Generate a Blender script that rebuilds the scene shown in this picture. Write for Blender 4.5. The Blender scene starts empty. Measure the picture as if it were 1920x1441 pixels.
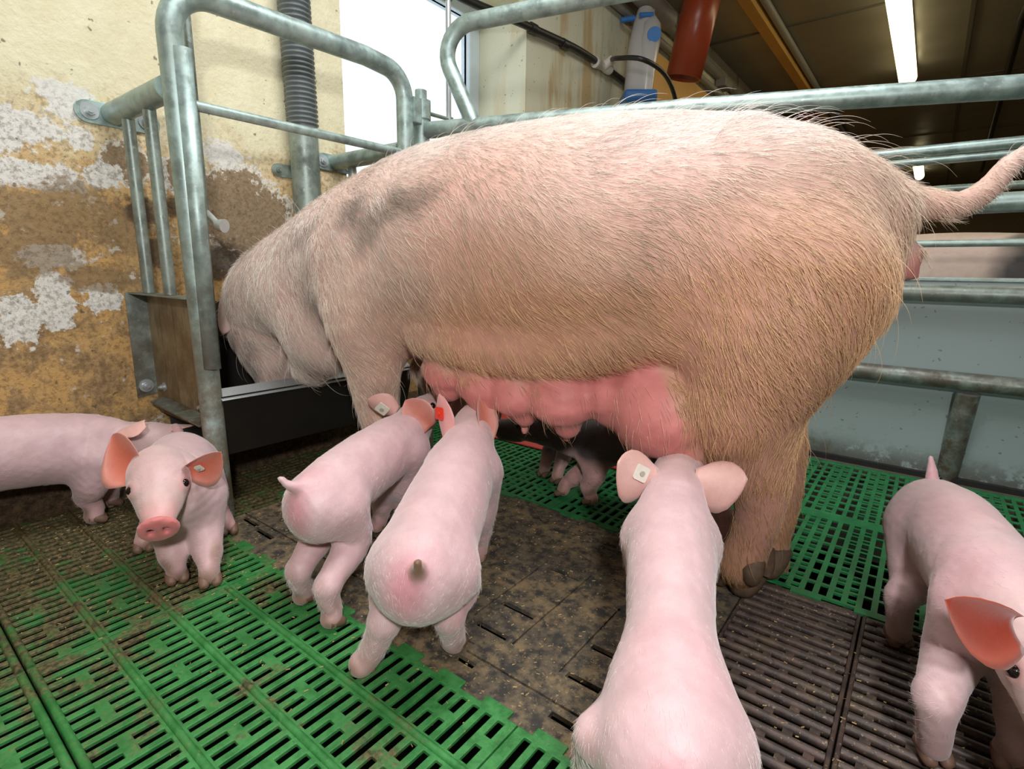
import bpy, math, random
import numpy as np
from mathutils import Vector, Matrix

random.seed(4)
RNG = np.random.default_rng(4)
S = bpy.context.scene
COL = S.collection

# ------------------------------------------------------------------ camera
FPX, HCAM = 1000.0, 0.56
PIT, ROL, YAW = math.radians(11.75), math.radians(1.08), math.radians(37.5)
FW = np.array([-math.sin(YAW), math.cos(YAW), 0.0])
RT = np.array([math.cos(YAW), math.sin(YAW), 0.0])
UP = np.array([0, 0, 1.0])
CF = FW * math.cos(PIT) - UP * math.sin(PIT)
_u = UP * math.cos(PIT) + FW * math.sin(PIT)
CR = RT * math.cos(ROL) + _u * math.sin(ROL)
CU = _u * math.cos(ROL) - RT * math.sin(ROL)
CAM = np.array([0, 0, HCAM])
cd = bpy.data.cameras.new('camera')
cd.sensor_width = 36.0
cd.lens = FPX / 1920 * 36.0
cd.clip_start = 0.02
cam = bpy.data.objects.new('camera', cd)
M = Matrix.Identity(4)
for i in range(3):
    M[i][0], M[i][1], M[i][2], M[i][3] = CR[i], CU[i], -CF[i], CAM[i]
cam.matrix_world = M
COL.objects.link(cam)
S.camera = cam

# ------------------------------------------------------------------ sky, lights, exposure
w = bpy.data.worlds.new('sky')
S.world = w
w.use_nodes = True
w.node_tree.nodes['Background'].inputs[0].default_value = (0.86, 0.94, 1.0, 1)
w.node_tree.nodes['Background'].inputs[1].default_value = 1.5
S.view_settings.view_transform = 'Standard'
S.view_settings.look = 'None'
S.view_settings.gamma = 1.0
S.view_settings.use_curve_mapping = False
S.view_settings.exposure = 0.0


def area_light(name, loc, target, size, size_y, power, colour):
    ld = bpy.data.lights.new(name, 'AREA')
    ld.shape = 'RECTANGLE'
    ld.size, ld.size_y, ld.energy, ld.color = size, size_y, power, colour
    o = bpy.data.objects.new(name, ld)
    o.location = loc
    d = Vector(target) - Vector(loc)
    o.rotation_euler = d.to_track_quat('-Z', 'Y').to_euler()
    COL.objects.link(o)
    return o


area_light('photo_flash', (0.32, -0.26, 0.95), (-0.85, 0.75, 0.50), 0.11, 0.09, 14, (1.0, 0.98, 0.96))
area_light('pen_lamp_light', (-0.35, 0.75, 2.16), (-0.6, 0.85, 0), 1.3, 0.7, 33, (1.0, 0.99, 0.98))
area_light('pen_lamp_light', (0.7, -0.6, 2.16), (0.1, 0.3, 0), 1.2, 0.6, 7, (1.0, 0.97, 0.92))
area_light('aisle_lamp_light', (0.6, 3.4, 2.1), (0.6, 3.4, 0), 0.3, 1.2, 10, (1.0, 0.86, 0.62))


# ------------------------------------------------------------------ pixel -> place helpers
def ray(x, y):
    return CF * FPX + CR * (x - 960) - CU * (y - 720.5)


def onZ(x, y, z=0.0):
    d = ray(x, y)
    return CAM + d * (z - HCAM) / d[2]


def onX(x, y, X):
    d = ray(x, y)
    return CAM + d * (X / d[0])


def onY(x, y, Y):
    d = ray(x, y)
    return CAM + d * (Y / d[1])


def onP(x, y, p, n):
    d = ray(x, y)
    return CAM + d * (((np.array(p) - CAM) @ n) / (d @ n))


def at(x, y, d):
    return CAM + ray(x, y) / FPX * d


def depth(p):
    return float((np.array(p) - CAM) @ CF)


def nrm(v):
    v = np.array(v, float)
    return v / (np.linalg.norm(v) + 1e-12)


# ------------------------------------------------------------------ tagging
def tag(o, label=None, cat=None, group=None, kind=None):
    if label:
        o['label'] = label
    if cat:
        o['category'] = cat
    if group:
        o['group'] = group
    if kind:
        o['kind'] = kind
    return o


def empty(name, loc, label, cat, group=None):
    o = bpy.data.objects.new(name, None)
    o.location = [float(v) for v in loc]
    o.empty_display_size = 0.05
    COL.objects.link(o)
    tag(o, label, cat, group)
    return o


def link(name, mesh, mats, parent=None):
    for m in (mats if isinstance(mats, (list, tuple)) else [mats]):
        mesh.materials.append(m)
    o = bpy.data.objects.new(name, mesh)
    COL.objects.link(o)
    if parent is not None:
        o.parent = parent
        if parent.type == 'EMPTY':
            o.matrix_parent_inverse = Matrix.Translation(-Vector(parent.location))
    return o


# ------------------------------------------------------------------ mesh builder
class MB:
    def __init__(s):
        s.v, s.f, s.sm = [], [], []

    def quad(s, *pts, smooth=False):
        b = len(s.v)
        s.v += [tuple(map(float, p)) for p in pts]
        s.f.append(tuple(range(b, b + len(pts))))
        s.sm.append(smooth)
        return s

    def box(s, lo, hi):
        x0, y0, z0 = lo
        x1, y1, z1 = hi
        return s.hexa([(x0, y0, z0), (x1, y0, z0), (x1, y1, z0), (x0, y1, z0)],
                      [(x0, y0, z1), (x1, y0, z1), (x1, y1, z1), (x0, y1, z1)])

    def hexa(s, bot, top):
        b = len(s.v)
        s.v += [tuple(map(float, p)) for p in bot] + [tuple(map(float, p)) for p in top]
        n = len(bot)
        s.f.append(tuple(b + i for i in range(n - 1, -1, -1)))
        s.f.append(tuple(b + n + i for i in range(n)))
        s.sm += [False, False]
        for i in range(n):
            j = (i + 1) % n
            s.f.append((b + i, b + j, b + n + j, b + n + i))
            s.sm.append(False)
        return s

    def slab(s, pts, nrml, th):
        n = nrm(nrml) * th
        return s.hexa([np.array(p) for p in pts], [np.array(p) + n for p in pts])

    def tube(s, pts, r, seg=16, cap=True, flat=1.0, up=None, arc=None):
        P = np.array(pts, float)
        n = len(P)
        R = np.full(n, r, float) if np.isscalar(r) else np.array(r, float)
        T = np.gradient(P, axis=0)
        T /= np.linalg.norm(T, axis=1)[:, None] + 1e-12
        a = np.array(up if up is not None else ((0, 0, 1) if abs(T[0][2]) < .9 else (1, 0, 0)), float)
        u = nrm(a - T[0] * (a @ T[0]))
        b = len(s.v)
        full = arc is None
        ang = np.linspace(0, 2 * math.pi, seg, endpoint=False) if full else np.linspace(arc[0], arc[1], seg)
        for i in range(n):
            u = nrm(u - T[i] * (u @ T[i]))
            v = np.cross(T[i], u)
            for k in ang:
                s.v.append(tuple(P[i] + R[i] * (math.cos(k) * u * flat + math.sin(k) * v)))
        for i in range(n - 1):
            for k in range(seg if full else seg - 1):
                k2 = (k + 1) % seg
                s.f.append((b + i * seg + k, b + i * seg + k2, b + (i + 1) * seg + k2, b + (i + 1) * seg + k))
                s.sm.append(True)
        if cap and full:
            e = len(s.v)
            s.v += s.v[b:b + seg] + s.v[b + (n - 1) * seg:b + n * seg]
            s.f.append(tuple(e + k for k in range(seg - 1, -1, -1)))
            s.f.append(tuple(e + seg + k for k in range(seg)))
            s.sm += [False, False]
        return s

    def disc(s, c, n, r, th, seg=20):
        c, n = np.array(c, float), nrm(n)
        return s.tube([c, c + n * th], r, seg)

    def ball(s, c, r, seg=16, rings=10, scale=(1, 1, 1)):
        b = len(s.v)
        c = np.array(c, float)
        for i in range(rings + 1):
            t = math.pi * i / rings
            for k in range(seg):
                p = 2 * math.pi * k / seg
                s.v.append(tuple(c + r * np.array([math.sin(t) * math.cos(p) * scale[0], math.sin(t) * math.sin(p) * scale[1], math.cos(t) * scale[2]])))
        for i in range(rings):
            for k in range(seg):
                k2 = (k + 1) % seg
                s.f.append((b + i * seg + k, b + (i + 1) * seg + k, b + (i + 1) * seg + k2, b + i * seg + k2))
                s.sm.append(True)
        return s

    def build(s, name, mat, parent=None, bevel=0.0):
        me = bpy.data.meshes.new(name)
        me.from_pydata(s.v, [], s.f)
        me.polygons.foreach_set('use_smooth', s.sm)
        me.update()
        o = link(name, me, mat, parent)
        if bevel:
            m = o.modifiers.new('bevel', 'BEVEL')
            m.width, m.segments, m.limit_method, m.angle_limit = bevel, 2, 'ANGLE', math.radians(40)
        return o


def catmull(P, m):
    P = np.array(P, float)
    n = len(P)
    if n < 3:
        t = np.linspace(0, 1, m)[:, None]
        return P[0] * (1 - t) + P[-1] * t
    Q = np.vstack([2 * P[0] - P[1], P, 2 * P[-1] - P[-2]])
    out = []
    for x in np.linspace(0, n - 1, m):
        i = min(int(x), n - 2)
        t = x - i
        a, b, c, d = Q[i], Q[i + 1], Q[i + 2], Q[i + 3]
        out.append(.5 * (2 * b + (c - a) * t + (2 * a - 5 * b + 4 * c - d) * t * t + (3 * b - a - 3 * c + d) * t ** 3))
    return np.array(out)


def fillet(P, r, n=8):
    P = [np.array(p, float) for p in P]
    out = [P[0]]
    for i in range(1, len(P) - 1):
        a, b = nrm(P[i - 1] - P[i]), nrm(P[i + 1] - P[i])
        ang = math.acos(max(-1, min(1, float(a @ b))))
        if ang > 3.1:
            out.append(P[i])
            continue
        d = r / math.tan(ang / 2)
        d = min(d, .49 * np.linalg.norm(P[i - 1] - P[i]), .49 * np.linalg.norm(P[i + 1] - P[i]))
        rr = d * math.tan(ang / 2)
        c = P[i] + nrm(a + b) * rr / math.sin(ang / 2)
        p0, p1 = P[i] + a * d, P[i] + b * d
        v0, v1 = p0 - c, p1 - c
        w_ = math.pi - ang
        for k in range(n + 1):
            t = k / n
            out.append(c + (math.sin((1 - t) * w_) * v0 + math.sin(t * w_) * v1) / math.sin(w_))
    out.append(P[-1])
    return out


# ------------------------------------------------------------------ materials
class NT:
    def __init__(s, name):
        s.m = bpy.data.materials.new(name)
        s.m.use_nodes = True
        s.t = s.m.node_tree
        s.b = s.t.nodes['Principled BSDF']
        s._p = None

    def n(s, typ, **kw):
        x = s.t.nodes.new(typ)
        for k, v in kw.items():
            setattr(x, k, v)
        return x

    def put(s, sock, v):
        if hasattr(v, 'is_linked') or hasattr(v, 'links'):
            s.t.links.new(v, sock)
        elif isinstance(v, (tuple, list)) and len(v) == 3 and sock.type == 'RGBA':
            sock.default_value = (*v, 1)
        else:
            sock.default_value = v

    def pos(s):
        if s._p is None:
            s._p = s.n('ShaderNodeNewGeometry').outputs['Position']
        return s._p

    def xyz(s):
        x = s.n('ShaderNodeSeparateXYZ')
        s.put(x.inputs[0], s.pos())
        return x.outputs

    def vscale(s, sc):
        x = s.n('ShaderNodeVectorMath', operation='MULTIPLY')
        s.put(x.inputs[0], s.pos())
        x.inputs[1].default_value = sc
        return x.outputs[0]

    def noise(s, scale, detail=4, rough=.55, vec=None, dist=0.0):
        x = s.n('ShaderNodeTexNoise')
        s.put(x.inputs['Vector'], vec if vec is not None else s.pos())
        x.inputs['Scale'].default_value = scale
        x.inputs['Detail'].default_value = detail
        x.inputs['Roughness'].default_value = rough
        x.inputs['Distortion'].default_value = dist
        return x.outputs['Fac']

    def math(s, op, a, b=0.0, c=0.0):
        x = s.n('ShaderNodeMath', operation=op)
        s.put(x.inputs[0], a)
        s.put(x.inputs[1], b)
        if op == 'MULTIPLY_ADD':
            s.put(x.inputs[2], c)
        return x.outputs[0]

    def step(s, v, a, b, o0=0.0, o1=1.0):
        x = s.n('ShaderNodeMapRange')
        x.interpolation_type = 'SMOOTHSTEP'
        s.put(x.inputs['Value'], v)
        for k, q in zip(('From Min', 'From Max', 'To Min', 'To Max'), (a, b, o0, o1)):
            x.inputs[k].default_value = q
        return x.outputs['Result']

    def mix(s, fac, a, b, mode='MIX'):
        x = s.n('ShaderNodeMix', data_type='RGBA', blend_type=mode)
        s.put(x.inputs[0], fac)
        s.put(x.inputs[6], a)
        s.put(x.inputs[7], b)
        return x.outputs[2]

    def blob(s, c, r):
        """1 in the middle of an ellipsoid, 0 at its rim"""
        x = s.n('ShaderNodeVectorMath', operation='SUBTRACT')
        s.put(x.inputs[0], s.pos())
        x.inputs[1].default_value = [float(v) for v in c]
        y = s.n('ShaderNodeVectorMath', operation='DIVIDE')
        s.put(y.inputs[0], x.outputs[0])
        y.inputs[1].default_value = r
        z = s.n('ShaderNodeVectorMath', operation='LENGTH')
        s.put(z.inputs[0], y.outputs[0])
        return s.math('SUBTRACT', 1.0, z.outputs['Value'])

    def attr(s, name):
        return s.n('ShaderNodeAttribute', attribute_name=name).outputs['Color']

    def bump(s, h, strength, dist=.002):
        x = s.n('ShaderNodeBump')
        x.inputs['Strength'].default_value = strength
        x.inputs['Distance'].default_value = dist
        s.put(x.inputs['Height'], h)
        s.put(s.b.inputs['Normal'], x.outputs[0])

    def out(s, col=None, rough=.5, metal=0.0, **kw):
        if col is not None:
            s.put(s.b.inputs['Base Color'], col)
        s.put(s.b.inputs['Roughness'], rough)
        s.put(s.b.inputs['Metallic'], metal)
        for k, v in kw.items():
            s.put(s.b.inputs[k.replace('_', ' ')], v)
        return s.m


def plain(name, col, rough=.5, metal=0.0, var=.25, scale=30, **kw):
    t = NT(name)
    c = t.mix(t.noise(scale), tuple(v * (1 - var) for v in col), tuple(min(1, v * (1 + var)) for v in col))
    return t.out(c, rough, metal, **kw)


def m_galv(name, base=(.36, .47, .45), grime=(.20, .16, .10), top=.55, bot=.05, amt=.75):
    t = NT(name)
    z = t.xyz()[2]
    a = t.noise(28, 5, .6)
    b = t.noise(120, 3)
    c = t.mix(t.step(a, .3, .7), tuple(v * .72 for v in base), tuple(min(1, v * 1.3) for v in base))
    c = t.mix(t.math('MULTIPLY', t.step(b, .62, .72), .5), c, (.62, .68, .66))
    d = t.math('ADD', t.step(z, bot, top, amt, 0.0), t.step(t.noise(7, 5, .65), .52, .75, 0, .45))
    d = t.math('MULTIPLY', d, t.step(t.noise(16, 6, .7), .3, .6))
    c = t.mix(d, c, grime)
    t.bump(b, .15, .001)
    return t.out(c, t.step(a, .3, .7, .38, .55), t.math('MULTIPLY_ADD', d, -.5, .55))


GALV = m_galv('galvanised_steel', (.36, .47, .45), (.17, .135, .085), .86, .15, .95)
GALVD = m_galv('grimy_steel', (.30, .36, .33), (.10, .075, .05), .8, .1, .95)
STEEL = plain('stainless_steel', (.55, .60, .62), .36, .6, .12, 60)


def m_plate():
    t = NT('dirty_plate')
    n = t.noise(9, 6, .65)
    s = t.noise(30, 5, .6, t.vscale((3, 3, .35)))
    c = t.mix(t.step(n, .35, .65), (.20, .14, .075), (.36, .29, .18))
    c = t.mix(t.step(s, .5, .7, 0, .6), c, (.10, .075, .05))
    return t.out(c, .6, .25)


PLATE = m_plate()
BLACK = plain('black_rubber', (.018, .018, .018), .45, 0, .3)
DARKSTEEL = plain('dark_trough_steel', (.035, .031, .026), .45, .5, .3, 12)
GREYPVC = plain('grey_pvc', (.16, .19, .20), .4, 0, .15, 12)
WHITEPL = plain('white_plastic', (.72, .70, .63), .4, 0, .1)
BLUEPL = plain('blue_plastic', (.05, .22, .62), .38, 0, .12)
REDPVC = plain('red_brown_pvc', (.36, .060, .022), .3, 0, .12, 8)
TIMBER = plain('yellow_timber', (.62, .34, .08), .5, 0, .2, 5)
REDMAT = plain('red_heat_mat', (.50, .055, .05), .5, 0, .2, 18)
CABLE = plain('black_cable', (.02, .018, .015), .5)
CONDUIT = plain('grey_conduit', (.30, .28, .24), .5, 0, .12)
HOOFM = plain('hoof_horn', (.20, .115, .08), .55, 0, .45, 160)
DHOOFM = plain('dirty_hoof_horn', (.10, .062, .038), .7, 0, .5, 90)
EYEM = plain('eye_dark', (.012, .008, .007), .06, 0, .2)
TAGW = plain('white_tag', (.78, .75, .66), .45, 0, .08, 200)
TAGR = plain('red_tag', (.85, .045, .02), .4, 0, .1, 200)


def m_clear():
    t = NT('clear_plastic')
    c = t.mix(t.noise(8), (.66, .66, .68), (.76, .76, .76))
    return t.out(c, .22, 0, Alpha=.62)


CLEAR = m_clear()


def m_glass():
    t = NT('window_glass')
    return t.out((.95, .98, 1.0), .03, 0, Transmission_Weight=1.0, IOR=1.02)


GLASS = m_glass()
FRAMEM = plain('window_frame_paint', (.62, .72, .78), .4, 0, .08)


def m_lamp(name, col, st):
    t = NT(name)
    t.put(t.b.inputs['Emission Color'], (*col, 1))
    t.b.inputs['Emission Strength'].default_value = st
    return t.out(col, .4)


LAMPM = m_lamp('lit_tube', (1.0, .88, .52), 3.2)


def m_wall():
    t = NT('wall_plaster')
    z = t.xyz()[2]
    y = t.xyz()[1]
    big = t.noise(3.2, 6, .62)
    mid = t.noise(11, 6, .68, dist=.4)
    fine = t.noise(70, 4, .6)
    n = t.math('MULTIPLY_ADD', big, .8, t.math('MULTIPLY_ADD', mid, .5, -.65))          # about -0.3 .. 0.3
    zz = t.math('ADD', z, t.math('MULTIPLY', n, .5))
    pale = t.mix(t.step(mid, .3, .7), (.76, .71, .48), (.84, .80, .58))
    ochre = t.mix(t.step(mid, .35, .65), (.60, .36, .13), (.68, .46, .20))
    c = t.mix(t.step(zz, .62, .98), ochre, pale)
    soil = t.mix(t.step(fine, .35, .65), (.20, .12, .055), (.36, .235, .12))
    left = t.step(y, .62, 1.05, 1.0, .35)
    c = t.mix(t.math('MULTIPLY', t.math('MULTIPLY', t.step(zz, .42, .78, .85, 0), t.step(mid, .40, .58)), left), c, soil)
    # bare patches and flaked paint at their places on the wall
    def patch(pxs, lo=.0, hi=.08, k=.7):
        acc = None
        for (px, py, ry, rz) in pxs:
            p = onX(px, py, -1.56)
            b = t.blob(p, (1, ry, rz))
            acc = b if acc is None else t.math('MAXIMUM', acc, b)
        f = t.math('ADD', acc, t.math('MULTIPLY_ADD', mid, k * 1.6, -k * .8))
        f = t.math('ADD', f, t.math('MULTIPLY_ADD', fine, .9, -.45))
        return f
    f = patch([(440, 400, .15, .15), (500, 420, .10, .13), (240, 310, .06, .05), (340, 330, .05, .06)])
    bare = t.mix(fine, (.22, .155, .09), (.42, .32, .20))
    c = t.mix(t.step(f, .12, .22), c, bare)
    rim = t.math('MULTIPLY', t.step(f, .0, .07), t.step(f, .16, .26, 1, 0))
    c = t.mix(t.math('MULTIPLY', rim, .85), c, (.80, .78, .70))
    f2 = patch([(120, 185, .09, .05), (25, 240, .10, .07), (150, 260, .03, .035), (60, 330, .12, .05), (105, 560, .05, .10), (190, 330, .06, .04),
                (420, 290, .08, .05), (30, 600, .05, .08), (300, 330, .03, .08), (190, 560, .06, .05), (100, 480, .09, .04)], k=1.0)
    c = t.mix(t.step(f2, .25, .34), c, (.80, .79, .74))
    f4 = patch([(120, 400, .22, .10), (60, 470, .16, .08), (230, 420, .10, .10), (190, 520, .12, .05)], k=.9)
    c = t.mix(t.step(f4, .2, .45, 0, .75), c, t.mix(fine, (.20, .125, .06), (.34, .24, .13)))
    f3 = patch([(262, 395, .06, .05), (330, 390, .05, .045), (290, 470, .035, .06), (415, 490, .10, .10)], k=.6)
    c = t.mix(t.step(f3, .1, .6, 0, .9), c, (.045, .032, .022))
    grain = t.math('MULTIPLY', t.step(t.noise(95, 6, .75), .46, .62), t.step(zz, .78, 1.0, .55, .0))
    c = t.mix(grain, c, (.15, .095, .045))
    pocks = t.math('MULTIPLY', t.step(t.noise(24, 5, .7), .60, .68), t.step(zz, .5, .9, .7, .0))
    c = t.mix(pocks, c, (.74, .72, .66))
    spots = t.step(t.noise(46, 2, .5), .70, .74)
    c = t.mix(t.math('MULTIPLY', spots, .7), c, (.10, .07, .04))
    t.bump(t.math('ADD', fine, t.math('MULTIPLY', mid, 1.5)), .5, .006)
    return t.out(c, .85)


WALLM = m_wall()


def m_revealwall():
    t = NT('painted_wall')
    mid = t.noise(5, 6, .65)
    st = t.noise(9, 5, .6, t.vscale((1, 1, .18)))
    y = t.xyz()[1]
    c = t.mix(mid, (.66, .66, .50), (.76, .75, .58))
    c = t.mix(t.math('MULTIPLY', t.step(st, .48, .66), t.step(y, 2.0, 2.3, .25, .8)), c, (.52, .36, .15))
    c = t.mix(t.step(t.noise(60, 2, .5), .69, .74, 0, .7), c, (.22, .17, .10))
    t.bump(mid, .3, .004)
    return t.out(c, .8)


WALL2 = m_revealwall()


def m_ceil():
    t = NT('ceiling_sheet')
    c = t.mix(t.noise(2.5, 5), (.26, .23, .17), (.38, .34, .26))
    return t.out(c, t.step(t.noise(3), .3, .7, .30, .48), .35)


CEILM = m_ceil()


def m_green(name, near=True):
    t = NT(name)
    n1 = t.noise(5, 6, .68)
    n2 = t.noise(26, 6, .72)
    n3 = t.noise(140, 3, .6)
    x = t.xyz()[0]
    g = t.mix(t.step(n2, .35, .65), (.022, .155, .034), (.055, .275, .072)) if near else t.mix(t.step(n2, .35, .65), (.010, .14, .042), (.02, .215, .062))
    dirt = t.mix(t.step(n3, .35, .65), (.035, .024, .012), (.16, .105, .05))
    k = t.math('MULTIPLY_ADD', n1, .65, t.math('MULTIPLY', n2, .5))
    if near:
        bias = t.step(x, -1.5, -.40, .15, -.05)
        f = t.step(t.math('ADD', k, bias), .565, .70, 0, .93)
    else:
        f = t.step(k, .66, .84, 0, .7)
    c = t.mix(f, g, dirt)
    c = t.mix(t.math('MULTIPLY', t.step(n3, .66, .72), .5), c, (.30, .22, .10))
    t.bump(t.math('ADD', n3, n2), .35, .002)
    return t.out(c, t.step(n2, .3, .7, .42, .62))


GREEN = m_green('green_slat_plastic')
GREENB = m_green('green_slat_plastic_clean', False)


def m_matfloor():
    t = NT('soiled_mat')
    n1 = t.noise(7, 6, .7)
    n2 = t.noise(45, 5, .7)
    n3 = t.noise(190, 2, .5)
    c = t.mix(t.step(n2, .38, .62), (.034, .032, .029), (.125, .10, .066))
    c = t.mix(t.math('MULTIPLY', t.step(n1, .42, .62), t.step(n2, .36, .62)), c, (.25, .18, .095))
    c = t.mix(t.math('MULTIPLY', t.step(n3, .64, .70), .7), c, (.36, .26, .12))
    t.bump(n2, .4, .003)
    return t.out(c, .75)


MATM = m_matfloor()


def m_iron():
    t = NT('cast_iron')
    n2 = t.noise(40, 5, .7)
    n3 = t.noise(220, 2, .5)
    c = t.mix(t.step(n2, .35, .65), (.040, .030, .027), (.095, .062, .052))
    c = t.mix(t.math('MULTIPLY', t.step(t.noise(12, 6, .7), .5, .7), .6), c, (.14, .10, .055))
    c = t.mix(t.math('MULTIPLY', t.step(n3, .65, .70), .6), c, (.34, .27, .14))
    t.bump(n2, .4, .002)
    return t.out(c, .5, .1)


IRON = m_iron()
PIT = plain('pit_shade_black', (.006, .005, .004), .9, 0, .4, 8)  # pit colour blackened to stand in for the shade below the slots


def m_kerb():
    t = NT('soiled_kerb')
    n = t.noise(60, 6, .75)
    c = t.mix(t.step(n, .35, .7), (.035, .022, .012), (.17, .10, .05))
    t.bump(n, .9, .008)
    return t.out(c, .9)


KERBM = m_kerb()


def m_panel():
    t = NT('pen_panel_board')
    z = t.xyz()[2]
    n = t.noise(7, 7, .72)
    f = t.noise(60, 4, .65)
    c = t.mix(t.noise(2, 3), (.30, .385, .39), (.36, .44, .44))
    d = t.math('MULTIPLY', t.step(z, .02, .36, .8, 0), t.step(n, .54, .68))
    c = t.mix(t.math('MULTIPLY', d, .75), c, (.13, .12, .07))
    d2 = t.math('MULTIPLY', t.step(z, .0, .10, .8, 0), t.step(t.math('ADD', n, t.math('MULTIPLY', f, .4)), .60, .72))
    c = t.mix(d2, c, (.06, .045, .025))
    c = t.mix(t.step(t.noise(75, 1), .73, .76, 0, .6), c, (.10, .10, .08))
    return t.out(c, .42)


PANELM = m_panel()


def m_skin(name, rough=.5, sheen=.35, sss=.12, bscale=220, bstr=.12):
    t = NT(name)
    a = t.attr('Col')
    n = t.noise(35, 4, .6)
    c = t.mix(t.step(n, .3, .7), t.mix(1.0, a, (.90, .88, .88), 'MULTIPLY'), a)
    f = t.noise(bscale, 3, .6)
    c = t.mix(t.math('MULTIPLY', t.step(f, .60, .72), .18), c, (.36, .24, .20))
    t.bump(f, bstr, .002)
    return t.out(c, rough, 0, Sheen_Weight=sheen, Sheen_Roughness=.5, Subsurface_Weight=sss, Subsurface_Scale=.012)


SKIN = m_skin('piglet_skin')
SOWSKIN = m_skin('sow_skin', .6, .15, .05, 130, .25)


def m_hair():
    t = NT('bristle_hair')
    a = t.attr('Col')
    return t.out(a, .42, 0, Specular_IOR_Level=.4)


HAIR = m_hair()


# ------------------------------------------------------------------ blended solid bodies
def smooth_curve(P, R, m):
    A = np.hstack([np.array(P, float), np.array(R, float)])
    B = catmull(A, m)
    B[:, 3:] = np.maximum(B[:, 3:], 1e-3)
    return B[:, :3], B[:, 3:]


class Body:
    """solids blended into one closed surface"""

    def __init__(s, h):
        s.h, s.items = h, []

    def loft(s, P, R, k=.02, up=(0, 0, 1), m=None, op=1, cap=None):
        P = np.array(P, float)
        R = np.array([(r, r) if np.isscalar(r) else r for r in R], float)
        m = m or (len(P) * 4)
        P, R = smooth_curve(P, R, m) if len(P) > 1 else (np.vstack([P, P + 1e-4]), np.vstack([R, R]))
        s.items.append((P, R, k, np.array(up, float), op, cap))
        return s

    def ball(s, c, r, k=.015, op=1):
        return s.loft([c], [r], k, op=op)

    def mesh(s, name, colour, rough=0.0):
        h = s.h
        lo = np.min([np.min(P - R.max(), axis=0) for P, R, k, u, o, cp in s.items if o > 0], axis=0) - 3 * h
        hi = np.max([np.max(P + R.max(), axis=0) for P, R, k, u, o, cp in s.items if o > 0], axis=0) + 3 * h
        n = np.ceil((hi - lo) / h).astype(int) + 1
        F = np.full(n, 1.0, np.float32)
        ax = [lo[i] + h * np.arange(n[i]) for i in range(3)]
        for P, R, k, up, op, cap in s.items:
            mg = R.max() + max(2.5 * k, 4 * h)
            a = np.maximum(np.floor((P.min(0) - mg - lo) / h).astype(int), 0)
            b = np.minimum(np.ceil((P.max(0) + mg - lo) / h).astype(int) + 1, n)
            X, Y, Z = np.meshgrid(*[ax[i][a[i]:b[i]].astype(np.float32) for i in range(3)], indexing='ij')
            Q = np.stack([X, Y, Z], -1).reshape(-1, 3)
            best = np.full(len(Q), 1e9, np.float32)
            D = np.full(len(Q), 1.0, np.float32)
            for i in range(len(P) - 1):
                d = P[i + 1] - P[i]
                L = np.linalg.norm(d) + 1e-9
                T = d / L
                q = Q - P[i].astype(np.float32)
                tt = (q @ T.astype(np.float32)) / np.float32(L)
                tc = np.clip(tt, 0, 1)
                off = q - tc[:, None] * d.astype(np.float32)
                d2 = np.einsum('ij,ij->i', off, off)
                m_ = d2 < best
                if not m_.any():
                    continue
                u = up - T * (up @ T)
                if np.linalg.norm(u) < .05:
                    u = np.array([1., 0, 0]) - T * T[0]
                u = nrm(u)
                l = np.cross(T, u)
                o_ = off[m_]
                tcm = tc[m_]
                rx = R[i, 0] * (1 - tcm) + R[i + 1, 0] * tcm
                rz = R[i, 1] * (1 - tcm) + R[i + 1, 1] * tcm
                al, bu = o_ @ l.astype(np.float32), o_ @ u.astype(np.float32)
                ct = o_ @ T.astype(np.float32)
                rc = np.minimum(rx, rz)
                ce = rc if cap is None else cap
                qq = np.sqrt((al / rx) ** 2 + (bu / rz) ** 2 + (ct / ce) ** 2) + 1e-6
                ln = np.sqrt(d2[m_]) + 1e-6
                re = np.where(qq > .15, ln / qq, rc)
                D[m_] = (qq - 1) * re
                best[m_] = d2[m_]
            D = D.reshape(X.shape)
            V = F[a[0]:b[0], a[1]:b[1], a[2]:b[2]]
            if op > 0:
                hh = np.clip(.5 + .5 * (D - V) / k, 0, 1)
                V[...] = D * (1 - hh) + V * hh - k * hh * (1 - hh)
            else:
                hh = np.clip(.5 - .5 * (V + D) / k, 0, 1)
                V[...] = V * (1 - hh) + (-D) * hh + k * hh * (1 - hh)
        verts, quads = surface_nets(F, lo, h)
        me = bpy.data.meshes.new(name)
        me.from_pydata(verts.tolist(), [], quads.tolist())
        me.polygons.foreach_set('use_smooth', np.ones(len(quads), bool))
        me.update()
        nn = np.empty(len(verts) * 3, np.float32)
        me.vertices.foreach_get('normal', nn)
        if rough:
            verts = verts + nn.reshape(-1, 3) * (rough * (wob(verts, 75, 21) + .6 * wob(verts, 190, 22)))[:, None]
            me.vertices.foreach_set('co', verts.astype(np.float32).ravel())
            me.update()
        c = np.ones((len(verts), 4), np.float32)
        c[:, :3] = np.clip(colour(verts, nn.reshape(-1, 3)), 0, 1)
        me.color_attributes.new('Col', 'FLOAT_COLOR', 'POINT').data.foreach_set('color', c.ravel())
        return me


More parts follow.
